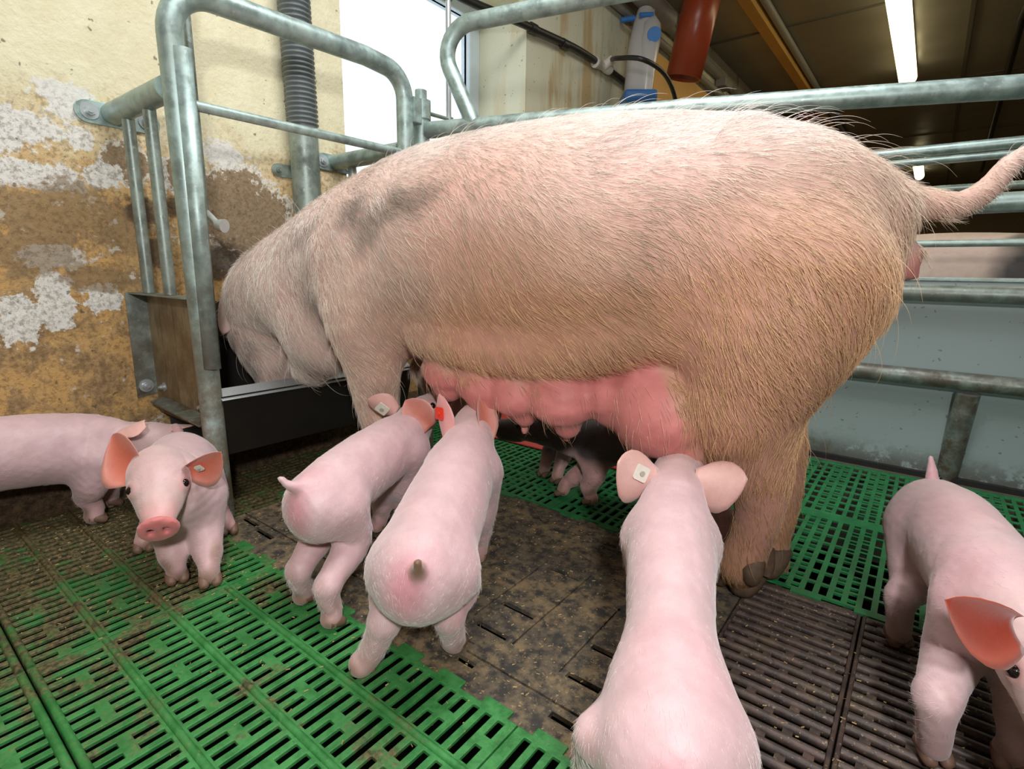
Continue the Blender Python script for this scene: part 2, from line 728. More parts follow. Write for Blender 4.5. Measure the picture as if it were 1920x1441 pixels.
def surface_nets(F, org, h):
    s = F < 0
    n = np.array(F.shape)
    offs = [(i, j, k) for i in (0, 1) for j in (0, 1) for k in (0, 1)]
    sl = lambda o, A: A[o[0]:n[0] - 1 + o[0], o[1]:n[1] - 1 + o[1], o[2]:n[2] - 1 + o[2]]
    cnt = np.zeros(n - 1, np.int8)
    for o in offs:
        cnt += sl(o, s)
    cell = (cnt > 0) & (cnt < 8)
    idx = np.argwhere(cell)
    ids = np.full(cell.shape, -1, np.int64)
    ids[cell] = np.arange(len(idx))
    cv = np.stack([F[idx[:, 0] + o[0], idx[:, 1] + o[1], idx[:, 2] + o[2]] for o in offs], 1)
    O = np.array(offs, float)
    acc = np.zeros((len(idx), 3))
    num = np.zeros(len(idx))
    for a in range(8):
        for b in range(a + 1, 8):
            if np.abs(O[a] - O[b]).sum() != 1:
                continue
            va, vb = cv[:, a], cv[:, b]
            m = (va < 0) != (vb < 0)
            t = va[m] / (va[m] - vb[m])
            acc[m] += O[a] + t[:, None] * (O[b] - O[a])
            num[m] += 1
    V = org + h * (idx + acc / num[:, None])
    Q = []
    for ax in range(3):
        b1, b2 = (ax + 1) % 3, (ax + 2) % 3
        s0 = np.take(s, range(0, n[ax] - 1), axis=ax)
        s1 = np.take(s, range(1, n[ax]), axis=ax)
        e = np.argwhere(s0 != s1)
        ok = (e[:, b1] > 0) & (e[:, b2] > 0) & (e[:, b1] < n[b1] - 1) & (e[:, b2] < n[b2] - 1)
        e = e[ok]
        fl = s0[e[:, 0], e[:, 1], e[:, 2]]
        d1, d2 = np.zeros(3, int), np.zeros(3, int)
        d1[b1], d2[b2] = 1, 1
        g = lambda q: ids[q[:, 0], q[:, 1], q[:, 2]]
        q = np.stack([g(e - d1 - d2), g(e - d2), g(e), g(e - d1)], 1)
        q[~fl] = q[~fl][:, ::-1]
        Q.append(q)
    Q = np.vstack(Q)
    Q = Q[(Q >= 0).all(1)]
    return V, Q


def wob(V, f, seed=0):
    """smooth pseudo-random field, about -1..1"""
    r = np.random.default_rng(seed)
    o = np.zeros(len(V))
    for i in range(7):
        k = r.normal(size=3) * f
        o += np.sin(V @ k + r.uniform(0, 6.28)) / 7 * 1.8
    return o


def lerp(a, b, t):
    return np.array(a) * (1 - t) + np.array(b) * t


def mixc(C, col, f):
    f = np.clip(f, 0, 1)[:, None]
    return C * (1 - f) + np.array(col) * f


# ================================================================== THE ROOM
def struct(name, mb, mat, bevel=0.0):
    o = mb.build(name, mat, None, bevel)
    o['kind'] = 'structure'
    return o


XW, ZC = -1.56, 2.25
WY0, WY1, WZ0, WZ1 = 1.125, 2.09, 0.86, 1.75          # window opening
TH = 0.36
m = MB()
m.box((XW - TH, -1.7, -.9), (XW, WY0, ZC))
m.box((XW - TH, WY0, -.9), (XW, WY1, WZ0))
m.box((XW - TH, WY0, WZ1), (XW, WY1, ZC))
struct('wall_left', m, WALLM)
m = MB()
m.box((XW - TH, WY1, -.9), (XW, 13.2, ZC))
struct('wall_back', m, WALL2)
m = MB().box((XW - TH, 13.0, -.9), (4.2, 13.2, ZC))
struct('wall_far', m, plain('far_wall_paint', (.20, .15, .08), .8))
m = MB().box((4.0, -1.7, -.9), (4.2, 13.0, ZC))
struct('wall_right', m, plain('side_wall_paint', (.5, .46, .36), .8))
m = MB().box((XW - TH, -1.9, -.9), (4.2, -1.7, ZC))
struct('wall_front', m, plain('front_wall_paint', (.5, .46, .36), .8))
m = MB().box((XW - TH, -1.9, ZC), (4.2, 13.2, ZC + .12))
struct('ceiling', m, CEILM)
m = MB().box((XW - TH, -1.9, -.95), (4.2, 13.2, -.85))
m.box((XW, -1.7, -.85), (XW + .012, 13, -.022))  # added dark liner over the pit wall, keeps the slots looking unlit
struct('floor', m, PIT)
m = MB().box((-1.9, 1.9, -.3), (4.0, 13.0, -.004))
m.box((.75, -1.7, -.3), (4.0, 1.9, -.004))
m.box((XW, -1.7, -.3), (.75, -.62, -.004))
struct('floor', m, plain('aisle_concrete', (.12, .10, .075), .8))
# window
m = MB()
gx = XW - .30
for (y0, y1, z0, z1) in ((WY0, WY0 + .05, WZ0, WZ1), (WY1 - .07, WY1, WZ0, WZ1), (WY0 + .05, WY1 - .07, WZ0, WZ0 + .05), (WY0 + .05, WY1 - .07, WZ1 - .05, WZ1)):
    m.box((gx - .03, y0, z0), (gx + .03, y1, z1))
wo = struct('window_1', m, FRAMEM, .006)
g = MB().box((gx - .006, WY0 + .05, WZ0 + .05), (gx + .006, WY1 - .07, WZ1 - .05)).build('pane', GLASS, wo)
# kerb at the foot of the wall
m = MB()
m.box((XW, -.9, -.02), (XW + .035, .50, .085))
m.box((XW, .50, -.02), (XW + .09, 1.6, .10))
struct('baseboard_left', m, KERBM, .008)
# ceiling joints
m = MB()
for x in (-.035, .78, 1.7, 2.6):
    m.box((x - .012, -1.6, ZC - .012), (x + .012, 12.9, ZC))
for y in (2.1, 4.35, 6.2, 8.3, 10.4):
    m.box((XW, y - .012, ZC - .006), (4.0, y + .012, ZC))
struct('trim_1', m, plain('ceiling_joint', (.13, .12, .09), .5))
# yellow boarded wall section beyond the dispenser
m = MB().box((XW, 3.35, .9), (XW + .04, 12.9, 1.90))
struct('trim_2', m, TIMBER, .004)


# ================================================================== FLOOR PANELS
def slab(name, x0, x1, y0, y1, rects, mat, parent=None, th=.0045, lows=(), adds=(), bevel=.0011, z0=0.0):
    """flat panel with rectangular openings (rects), shallow sinks (lows) and tabs (adds)"""
    xs, ys = {x0, x1}, {y0, y1}
    for r in list(rects) + [l[:4] for l in lows] + list(adds):
        xs |= {r[0], r[1]}
        ys |= {r[2], r[3]}
    xs, ys = np.array(sorted(xs)), np.array(sorted(ys))
    xm, ym = (xs[1:] + xs[:-1]) / 2, (ys[1:] + ys[:-1]) / 2
    H = np.full((len(xm), len(ym)), np.nan)
    sel = lambda r: np.ix_((xm > r[0]) & (xm < r[1]), (ym > r[2]) & (ym < r[3]))
    H[sel((x0, x1, y0, y1))] = z0
    for r in adds:
        H[sel(r)] = z0
    for l in lows:
        q = sel(l[:4])
        H[q] = np.where(np.isnan(H[q]), np.nan, z0 - l[4])
    for r in rects:
        H[sel(r)] = np.nan
    V, F, vid = [], [], {}

    def vv(i, j, z):
        k = (i, j, round(z, 4))
        if k not in vid:
            vid[k] = len(V)
            V.append((xs[i], ys[j], z))
        return vid[k]
    zb = z0 - th
    nx, ny = H.shape
    hv = lambda i, j: H[i, j] if 0 <= i < nx and 0 <= j < ny and not np.isnan(H[i, j]) else zb
    for i in range(nx):
        for j in range(ny):
            if not np.isnan(H[i, j]):
                z = H[i, j]
                F.append((vv(i, j, z), vv(i + 1, j, z), vv(i + 1, j + 1, z), vv(i, j + 1, z)))
            z = hv(i, j)
            for (a, b, p, q) in ((i + 1, j, (i + 1, j), (i + 1, j + 1)), (i - 1, j, (i, j + 1), (i, j)), (i, j + 1, (i + 1, j + 1), (i, j + 1)), (i, j - 1, (i, j), (i + 1, j))):
                z2 = hv(a, b)
                if z2 < z - 1e-6:
                    F.append((vv(*p, z), vv(*p, z2), vv(*q, z2), vv(*q, z)))
    me = bpy.data.meshes.new(name)
    me.from_pydata(V, [], F)
    me.update()
    o = link(name, me, mat, parent)
    if bevel:
        b = o.modifiers.new('bevel', 'BEVEL')
        b.width, b.segments, b.limit_method, b.angle_limit = bevel, 2, 'ANGLE', math.radians(40)
    return o


GE = 0.465                                            # edge between green slats and mat
PITCH = 0.021


def near_panel(x0, x1, y0, y1, label, edge):
    rows = int(round((y1 - y0) / .09))
    rects, adds = [], []
    i = int(math.ceil((x0 + .012 + 2) / PITCH))
    while -2 + i * PITCH + .009 < x1 - .008:
        xa = -2 + i * PITCH
        for r in range(rows):
            ya, yb = y0 + r * .09, y0 + r * .09 + .09
            if i % 4 < 2:
                rects.append((xa, xa + .0108, ya + .009, yb - .009))
            else:
                rects.append((xa, xa + .0108, ya + .009, ya + .037))
                rects.append((xa, xa + .0108, yb - .037, yb - .009))
        if edge and i % 4 == 0 and xa + .055 < x1:
            adds.append((xa + .005, xa + .050, y1, y1 + .014))
        i += 1
    o = slab('slatted_floor_panel', x0, x1, y0, y1, rects, GREEN, None, adds=adds)
    tag(o, label, 'floor panel', 'green plastic slatted panels of the front strip')
    rb = MB()
    for r in range(rows + 1):
        y = y0 + r * .09
        if r in (0, rows):
            if edge and r == rows:
                continue
            y += .0055 if r == 0 else -.0055
        rb.tube([(x0 + .004, y, -.001), (x1 - .004, y, -.001)], .0055, 8)
    rb.build('rib', GREEN, o)
    return o


near_panel(-1.52, -.93, GE - .36, GE, 'green slatted floor panel under the two piglets at the left wall', True)
near_panel(-.928, -.338, GE - .36, GE, 'green slatted floor panel with scattered dirt in front of the soiled mat', True)
near_panel(-.336, .254, GE - .36, GE, 'green slatted floor panel at the bottom edge below the foreground piglet', True)
near_panel(-1.52, -.93, GE - .722, GE - .362, 'dirt-crusted green slatted floor panel in the far lower left', False)
near_panel(-.928, -.338, GE - .722, GE - .362, 'green slatted floor panel at the bottom left corner of the view', False)

near_panel(-1.468, -1.203, GE + .003, GE + .543, 'narrow green slatted floor panel in the shade below the feeding trough', False)

BE, PY = 1.03, 1.885                                  # back strip of green slats, pen panel


def back_panel(x0, x1, y0, y1, label):
    rects = []
    i = 0
    while x0 + .010 + i * .0225 + .012 < x1 - .004:
        xa = x0 + .010 + i * .0225
        j = 0
        while y0 + .008 + j * .0465 + .041 < y1:
            ya = y0 + .008 + j * .0465
            k = i % 4
            if k < 2:
                rects.append((xa, xa + .0128, ya, ya + .039))
            elif k == 2:
                rects += [(xa, xa + .0128, ya, ya + .022), (xa, xa + .0128, ya + .028, ya + .039)]
            else:
                rects += [(xa, xa + .0128, ya, ya + .012), (xa, xa + .0128, ya + .018, ya + .039)]
            j += 1
        i += 1
    adds = []
    if y0 == BE:
        adds = [(x0 + q, x0 + q + .05, y0 - .012, y0) for q in np.arange(.03, x1 - x0 - .06, .1)]
    o = slab('slatted_floor_panel', x0, x1, y0, y1, rects, GREENB, None, adds=adds)
    tag(o, label, 'floor panel', 'green plastic slatted panels of the back strip')


back_panel(-1.45, -.66, BE, 1.44, 'green slatted floor panel beneath the dark piglets under the sow')
back_panel(-.658, .13, BE, 1.44, "green slatted floor panel behind the sow's hind feet")
back_panel(.132, .70, BE, 1.44, 'green slatted floor panel at the right edge behind the right-hand piglet')
back_panel(-1.45, -.66, 1.442, PY, 'green slatted floor panel beneath the red heat mat')
back_panel(-.658, .13, 1.442, PY, 'green slatted floor panel along the foot of the grey pen panel')
back_panel(.132, .70, 1.442, PY, 'green slatted floor panel in the far right corner by the pen panel')

# soiled mat
def z2(x, y):
    return onZ(640 + x / 3, 960 + y / 3)


slots, lows = [], []
for (a, b, c, d) in ((905, 500, 1090, 582), (762, 605, 930, 703), (1165, 298, 1345, 372), (1288, 215, 1450, 282), (1398, 135, 1548, 192), (1272, 895, 1455, 998),
                     (1412, 742, 1562, 818), (1172, 1125, 1360, 1228), (650, 795, 748, 858), (905, 60, 1040, 112), (1030, 3, 1150, 45), (785, 135, 880, 178),
                     (40, 210, 125, 255), (170, 120, 240, 155), (-485, 85, -385, 140), (-560, 20, -470, 70), (-250, 60, -160, 105)):
    p, q = z2(a, b), z2(c, d)
    y = (p[1] + q[1]) / 2
    slots.append((p[0], q[0], y - .0056, y + .0056))
for (a, b, c, d) in ((700, 770, 1400, 1170), (-500, -20, 700, 770), (860, 40, 1600, 160)):
    p, q = z2(a, b), z2(c, d)
    y = (p[1] + q[1]) / 2
    lows.append((p[0], q[0], y - .0022, y + .0022, .004))
for (a, b, c, d) in ((750, 570, 1170, 260), (950, 730, 1420, 350), (1210, 880, 1585, 540), (520, 420, 880, 200), (60, 130, 160, 90), (-330, 130, -130, 0)):
    p, q = z2(a, b), z2(c, d)
    x = (p[0] + q[0]) / 2
    lows.append((x - .0022, x + .0022, p[1], q[1], .004))
o = slab('floor_mat', -1.20, -.195, GE + .001, BE - .001, slots, MATM, None, th=.007, lows=lows, bevel=.0010, z0=-.003)
tag(o, 'brown soiled lying mat with short slots under the sow, beside the front green slats', 'floor mat')

# ribbed cast-iron grates
def grate(x0, x1, label):
    root = empty('iron_floor_grate', ((x0 + x1) / 2, (GE + BE) / 2, 0), label, 'floor grate', 'ribbed iron grates behind the sow')
    b = MB()
    y, i = GE + .014, 0
    lk = b
    while y < BE - .008:
        b.tube([(x0 + .006, y, -.0075), (x1 - .006, y, -.0075)], .0066, 10)
        for k in range(3):
            xx = x0 + (k + .3 + .5 * (i % 2)) * (x1 - x0) / 3.2
            if xx < x1 - .02:
                lk.box((xx - .006, y, -.016), (xx + .006, y + .0232, -.006))
        y += .0232
        i += 1
    b.build('bars', IRON, root)
    f = MB()
    f.box((x0, GE + .002, -.03), (x0 + .006, BE - .002, -.001))
    f.box((x1 - .006, GE + .002, -.03), (x1, BE - .002, -.001))
    f.box((x0 + .006, BE - .012, -.03), (x1 - .006, BE - .002, -.004))
    f.box((x0 + .006, GE + .002, -.03), (x1 - .006, GE + .010, -.004))
    f.build('frame', IRON, root, .003)


gx1 = float(onZ(1590, 1270)[0])
grate(-.193, gx1, 'ribbed dark iron grate between the foreground piglet and the cross joint')
grate(gx1 + .002, gx1 + .30, 'ribbed dark iron grate under the front feet of the right-hand piglet')

# red mat
m = MB().box((-1.35, 1.365, .0005), (-.53, 1.83, .008))
tag(m.build('heat_mat', REDMAT, None, .003), 'red heating mat lying on green slats behind the sow', 'heat mat')

# crumbs of feed and dung
m = MB()
for i in range(3000):
    if i < 1500:
        x, y = RNG.uniform(-1.18, -.2), RNG.uniform(GE + .005, BE - .01)
    elif i < 2500:
        x, y = -1.5 + abs(RNG.normal(0, .45)), GE - abs(RNG.normal(0, .16))
    else:
        x, y = RNG.uniform(-.19, .35), RNG.uniform(GE + .02, BE - .02)
    l, wd, a, z = RNG.uniform(.0010, .0032), RNG.uniform(.0004, .0009), RNG.uniform(0, 6.3), -.0022 if y > GE else .0005
    ca, sa = math.cos(a), math.sin(a)
    t = RNG.uniform(0, .001)
    m.quad((x - l * ca + wd * sa, y - l * sa - wd * ca, z), (x + l * ca + wd * sa, y + l * sa - wd * ca, z + t),
           (x + l * ca, y + l * sa, z + .0012 + t), (x - l * ca, y - l * sa, z + .0012))
o = m.build('feed_crumbs', plain('bran', (.42, .30, .13), .8, 0, .5, 300))
tag(o, 'scattered straw-coloured feed crumbs on mat, grate and slats', 'feed crumbs', None, 'stuff')


# ================================================================== STEELWORK
def bolt(mb, c, n, r=.011):
    c, n = np.array(c, float), nrm(n)
    mb.disc(c, n, r * 1.65, .0025, 20)
    mb.disc(c + n * .0025, n, r, .007, 6)
    mb.disc(c + n * .0095, n, r * .55, .005, 12)
    return mb


def wall_plate(mb, y0, y1, z, hgt, x=XW, th=.006):
    """flat bar with rounded ends on the wall plane"""
    pts = []
    r = hgt / 2
    for k in range(9):
        a = math.pi / 2 + math.pi * k / 8
        pts.append((y0 + r + r * math.cos(a), z + r * math.sin(a)))
    for k in range(9):
        a = -math.pi / 2 + math.pi * k / 8
        pts.append((y1 - r + r * math.cos(a), z + r * math.sin(a)))
    mb.hexa([(x, p[0], p[1]) for p in pts][::-1], [(x + th, p[0], p[1]) for p in pts][::-1])


XG = -1.22
# crate head gate: bent tube, rail, sleeve
root = empty('head_gate', (XG, .505, 0), 'galvanised bent-tube gate across the head end of the crate, above the trough', 'gate')
path = fillet([(XG, .505, -.01), (XG, .497, .60), (XG, .492, 1.082), (XG, .95, 1.095), (XG, 1.079, 1.085), (XG, 1.079, .885)], .085, 10)
MB().tube(path, .0232, 22).build('bent_tube', GALV, root)
MB().tube([(XG, .515, .878), (XG, 1.075, .884)], .0105, 14).build('rail', GALV, root)
slv = MB()
sx, sy = XG + .016, .5085
sl0, sl1 = onX(341, 92, sx), onX(399, 690, sx)
slv.tube([(sx, sl0[1], sl0[2]), (sx, sl1[1], sl1[2])], .0195, 18, False, arc=(-.6, 3.5), up=(1, 0, 0))
so = slv.build('sleeve', GALV, root)
so.modifiers.new('thick', 'SOLIDIFY').thickness = .0025
so['label'] = 'half-round sleeve clamped to the post'
MB().box((XG + .018, .492, .44), (XG + .026, .512, .50)).build('clamp', GALVD, root, .002)
MB().box((XG + .018, .492, .79), (XG + .026, .512, .86)).build('clamp', GALVD, root, .002)

# wall beams, left and back
def beam(y, z, label, bars, ply0, ply1, bolts):
    root = empty('wall_beam', (XW, y, z), label, 'wall beam')
    MB().tube([(XW + .004, y, z), (XG - .018, y, z)], .0235, 20).build('tube', GALV, root)
    p = MB()
    wall_plate(p, ply0, ply1, z - .003, .05)
    p.build('plate', GALV, root, .001)
    for yb in bolts:
        bolt(MB(), (XW + .006, yb, z - .002), (1, 0, 0)).build('bolt', STEEL, root)
    for x in bars:
        MB().tube([(x, y + .004, z - .012), (x + .004, y + .004, .499)], .0128, 14).build('bar', GALVD, root)


beam(.487, .903, 'short galvanised beam on the left wall with two upright bars down to the feeder side', (-1.475, -1.352), .415, .585, (.443, .556))
beam(1.081, .895, 'short galvanised beam on the wall beside the window sill at the far gate end', (-1.475, -1.352), 1.01, 1.15, (1.035, 1.13))

# feeder: side tray, far side, trough
root = empty('feed_trough', ((XW + XG) / 2, .79, .10), "steel feeding trough under the sow's head, with a dirty side plate at its near end", 'trough')
YP = .512
p = MB()
p.box((XW + .004, YP, .19), (XG - .015, YP + .004, .497))
p.build('side_plate', PLATE, root)
fl = MB()
fl.box((XW + .004, YP - .038, .494), (XG - .015, YP, .498))                                   # top flange
fl.hexa([(XW + .001, YP - .045, .232), (XW + .004, YP - .045, .232), (XW + .004, YP + .001, .24), (XW + .001, YP + .001, .24)],
        [(XW + .001, YP - .045, .497), (XW + .004, YP - .045, .497), (XW + .004, YP + .001, .497), (XW + .001, YP + .001, .497)])
fl.hexa([(XW + .05, YP - .001, .233), (XW + .05, YP - .034, .226), (XG - .015, YP - .034, .215), (XG - .015, YP - .001, .222)],
        [(XW + .05, YP - .001, .237), (XW + .05, YP - .034, .230), (XG - .015, YP - .034, .219), (XG - .015, YP - .001, .226)])
fl.build('side_flange', GALVD, root)
bolt(MB(), (XW + .004, .488, .262), (1, 0, 0), .010).build('bolt', STEEL, root)
bolt(MB(), (XW + .055, YP, .262), (0, -1, 0), .007).build('bolt', STEEL, root)
bolt(MB(), (XG - .065, YP, .247), (0, -1, 0), .007).build('bolt', STEEL, root)
p = MB()
p.box((XW + .004, 1.075, .16), (XG - .015, 1.079, .497))
p.build('far_plate', PLATE, root)
t = MB()
t.slab([(XG + .018, YP + .004, .282), (XG + .018, 1.074, .282), (XG - .02, 1.074, .135), (XG - .02, YP + .004, .135)], (-1, 0, -.2), .003)
t.slab([(XG - .02, YP + .004, .135), (XG - .02, 1.074, .135), (XW + .06, 1.074, .135), (XW + .06, YP + .004, .135)], (0, 0, 1), .003)
t.slab([(XW + .06, YP + .004, .135), (XW + .06, 1.074, .135), (XW + .006, 1.074, .47), (XW + .006, YP + .004, .47)], (1, 0, 0), .003)
t.build('basin', DARKSTEEL, root)
l = MB().slab([(XG - .016, YP + .004, .292), (XG - .016, 1.074, .292), (XG + .022, 1.074, .272), (XG + .022, YP + .004, .272)], (.5, 0, 1), .003)
lo = l.build('lip', STEEL, root, .0015)
lo['label'] = 'bright folded steel lip'

# hinge post, with block
root = empty('hinge_post', (XG, 1.14, 0), 'upright galvanised hinge post with a square block, between the gates in front of the window', 'post')
MB().tube([(XG, 1.14, -.01), (XG, 1.14, 1.0)], .0235, 20).build('post', GALV, root)
MB().tube([(XG, 1.14, .985), (XG, 1.14, 1.035)], .0275, 20).build('collar', GALV, root)
MB().tube([(XG, 1.14, 1.03), (XG, 1.14, 1.062)], .0165, 16).build('pin', GALV, root)
MB().box((XG - .02, 1.088, .965), (XG + .028, 1.118, 1.032)).build('block', GALV, root, .003)

# side gate swung away behind the sow
GD = nrm((.958, .286, 0))
GP = np.array([XG, 1.14, .956])
GN = np.array([-GD[1], GD[0], 0])
g = lambda x, y: onP(x, y, GP, GN)
root = empty('side_gate', tuple(GP), "long galvanised side gate tube with a bent upper loop running behind the sow's back", 'gate')
rail0, rail1 = GP + GD * .02, g(2300, 118)
MB().tube([rail0, g(1300, 203), g(1920, 162), rail1], .0225, 20).build('top_rail', GALV, root)
lp = [g(887, 238) - np.array([0, 0, .012]), g(838, 75) + np.array([0, 0, .02]), g(905, 27), g(1130, -8), g(1600, -90), g(2200, -190)]
lp = [g(889, 236), g(818, 92), g(818, 60), g(925, 27), g(1130, -8), g(1600, -88), g(2250, -195)]
MB().tube(fillet([lp[0], g(812, 55), lp[4], lp[5], lp[6]], .075, 10), .0215, 20).build('loop_tube', GALV, root)
MB().tube([rail1 - GD * .03, np.array([rail1[0] - GD[0] * .03, rail1[1] - GD[1] * .03, 0])], .0215, 18).build('end_post', GALV, root)

# water pole with black cap, clamped to the hinge post
root = empty('water_pole', (-1.33, 1.365, 0), 'thin steel water pole with black cap in front of the window', 'pole')
MB().tube([(-1.33, 1.365, .55), (-1.33, 1.365, 1.40)], .0088, 14).build('pole', STEEL, root)
MB().tube([(-1.33, 1.365, 1.40), (-1.33, 1.365, 1.47)], .0135, 16).build('cap', BLACK, root)
MB().tube([(XG - .02, 1.16, 1.015), (-1.325, 1.355, 1.05)], .006, 10).build('bracket', GALV, root)
MB().tube([(-1.33, 1.365, 1.042), (-1.33, 1.365, 1.056)], .0155, 16).build('clamp_ring', GALV, root)

# vertical water pipe and nipple drinker at the head gate
root = empty('drinker_pipe', (-1.33, .60, .60), 'thin vertical water pipe with a chrome nipple drinker behind the head gate post', 'drinker')
q = onX(352, 60, -1.33)
MB().tube([(-1.33, q[1], .66), (-1.33, q[1], 1.6)], .0085, 12).build('pipe', GALVD, root)
npx = onX(388, 400, -1.30)
n2 = onX(410, 420, -1.27)
MB().tube([(-1.33, q[1], npx[2]), tuple(npx), tuple(n2)], [.0085, .008, .006], 12).build('elbow', STEEL, root)
MB().tube([n2 + np.array([-.012, -.004, .006]), n2 + np.array([.0, 0, -.002]), n2 + np.array([.014, .006, -.004])], [.004, .013, .015], 14).build('spoon', STEEL, root)

# feed drop hose on the wall
hx = XW + .045
h0, h1, h2 = onX(546, -60, hx), onX(568, 236, hx), onX(573, 262, hx)
root = empty('feed_pipe', (hx, h2[1], .40), 'steel feed pipe on the wall with a grey corrugated hose on its upper end', 'feed pipe')
r0 = .0415
zs = np.linspace(h1[2], h0[2] + .25, 300)
ys_ = np.interp(zs, [h1[2], h0[2]], [h1[1], h0[1]])
rr = r0 * (1 + .085 * np.sign(np.sin((zs - zs[0]) / .0128 * 2 * math.pi)) * np.abs(np.sin((zs - zs[0]) / .0128 * 2 * math.pi)) ** .6)
MB().tube([(hx, a, b) for a, b in zip(ys_, zs)], rr, 28, up=(1, 0, 0)).build('corrugated_hose', GREYPVC, root)['label'] = 'grey corrugated hose'
MB().tube([(hx, h1[1], h1[2] - .02), (hx, h1[1], h1[2] + .01)], .039, 24).build('hose_end', GREYPVC, root)
hb = onX(580, 420, hx)
MB().tube([(hx, hb[1], hb[2] - .28), (hx, h1[1], h1[2] - .018)], .0405, 26).build('steel_pipe', GALVD, root)
p = MB()
bz = onX(522, 319, XW)
wall_plate(p, bz[1] - .022, bz[1] + .09, bz[2], .036)
bolt(p, (XW + .006, bz[1] - .004, bz[2]), (1, 0, 0), .009)
p.build('bracket', GALVD, root)

# black water line along the wall, tee and hose
wx = XW + .03
pa, pb = onX(860, -2, wx), onX(1172, 158, wx)
root = empty('water_line', tuple(pa), 'black water line clipped along the wall past the window', 'water pipe')
pts_ = [onX(*a, wx) for a in ((700, -95), (862, -6), (953, 33), (1005, 56), (1080, 91), (1128, 122), (1171, 153), (1230, 195))]
pts_.append(pts_[-1] + (pts_[-1] - pts_[-2]) * 1.5)
MB().tube(catmull(pts_, 40), .016, 14).build('pipe', BLACK, root)
for k, (x, y) in enumerate(((999, 53), (1058, 82))):
    c0 = onX(x, y, wx)
    u = nrm(pb - pa)
    MB().tube([c0 - u * .02, c0 + u * .02], .0205, 14).build('clip', BLACK, root)
c0 = onX(1128, 123, wx)
u = nrm(pb - pa)
tb = MB().tube([c0 - u * .07, c0 - u * .045, c0 - u * .04, c0 + u * .04, c0 + u * .045, c0 + u * .085], [.026, .026, .021, .021, .026, .026], 16)
tb.tube([c0 + u * .02, c0 + u * .02 + np.array([.05, .01, .03])], .022, 14)
tb.build('tee', WHITEPL, root)['label'] = 'white tee fitting'
hp = [c0 + u * .02 + np.array([.04, .01, .03])] + [onX(*a) for a in ((1160, 109, XW + .20), (1200, 110, XW + .34), (1235, 128, XW + .38), (1256, 155, XW + .38), (1268, 195, XW + .36), (1270, 240, XW + .30))]
MB().tube(catmull(hp, 40), .011, 12).build('branch_hose', BLACK, root)

# feed dispenser: clear body with blue clips
dx = XW + .16
root = empty('feed_dispenser', tuple(onX(1190, 190, dx)), 'clear plastic feed dispenser with blue base hanging by the wall above the gate tube', 'feed dispenser')
def dd(x, y, o=0.0):
    return onX(x, y, dx + o)
ax = nrm(dd(1212, 20) - dd(1195, 185))
b0, b1 = dd(1193, 178), dd(1206, 15)
wv = np.linalg.norm(dd(1225, 100) - dd(1175, 100)) / 2
yv = np.array([0, 1, 0])
def oval(c, a, b_, n=24):
    return [c + np.array([b_ * math.sin(t), a * math.cos(t), 0]) for t in np.linspace(0, 2 * math.pi, n, endpoint=False)]
dz = depth(b0)
pxm = dz / FPX
P_ = lambda x, y, o=0.0: at(x, y, dz + o)
body = MB()
body.tube([P_(1194, 186), P_(1197, 150), P_(1202, 100), P_(1209, 50), P_(1211, 22)], [27 * pxm, 27 * pxm, 28 * pxm, 24 * pxm, 17 * pxm], 22, flat=.9)
body.build('clear_body', CLEAR, root)
MB().tube([P_(1209, 176, -.03), P_(1213, 130, -.05), P_(1219, 80, -.06), P_(1222, 50, -.05), P_(1224, 36, -.03)], [13 * pxm, 15 * pxm, 18 * pxm, 17 * pxm, 8 * pxm], 18).build('side_hopper', CLEAR, root)
MB().tube([P_(1226, 64, -.105), P_(1227, 64, -.125)], 12 * pxm, 22).build('dial', BLUEPL, root)
c = P_(1194, 188)
hx_, hy_ = 30 * pxm, .11
base = MB()
base.hexa([c + CR * (sx_ * hx_) + FW * (sy_ * hy_) - UP * 12 * pxm for sx_, sy_ in ((-1, -1), (1, -1), (1, 1), (-1, 1))],
          [c + CR * (sx_ * hx_) + FW * (sy_ * hy_) + UP * 9 * pxm for sx_, sy_ in ((-1, -1), (1, -1), (1, 1), (-1, 1))])
base.build('base', BLUEPL, root, .015)
MB().tube([P_(1164, 38, .02), P_(1190, 34, .02)], 5 * pxm, 10).build('clip', BLUEPL, root)
MB().tube([P_(1200, 28, -.08), P_(1224, 27, -.06)], 4 * pxm, 10).build('clip', BLUEPL, root)
MB().tube([P_(1224, 30, .03), P_(1226, 4, .03)], 3.2 * pxm, 8).build('hook', WHITEPL, root)

# conveyor tube and conduits under the ceiling along the wall
def along(name, x, z, r, mat, y0, y1, label, cat, group=None):
    o = MB().tube([(x, y0, z), (x, y1, z)], r, 18).build(name, mat)
    return tag(o, label, cat, group)


along('feed_conveyor', XW + .13, onX(1222, 8, XW + .13)[2], .055, CONDUIT, 2.2, 3.3, 'grey feed conveyor pipe entering above the dispenser', 'pipe')
zz = onX(1290, 85, XW + .03)[2]
along('conduit', XW + .03, zz, .03, CONDUIT, 2.0, 12.8, 'grey conduit tight in the corner of wall and ceiling', 'conduit', 'conduits along the wall')
along('conduit', XW + .04, zz - .13, .022, CONDUIT, 2.0, 12.8, 'lower pale conduit on the wall behind the dispenser', 'conduit', 'conduits along the wall')
MB_ = MB().box((XW + .01, 4.55, zz - .08), (XW + .09, 4.72, zz - .02))
tag(MB_.build('junction_box', CONDUIT, None, .006), 'small pale junction box on the conduit past the red-brown pipe', 'junction box')

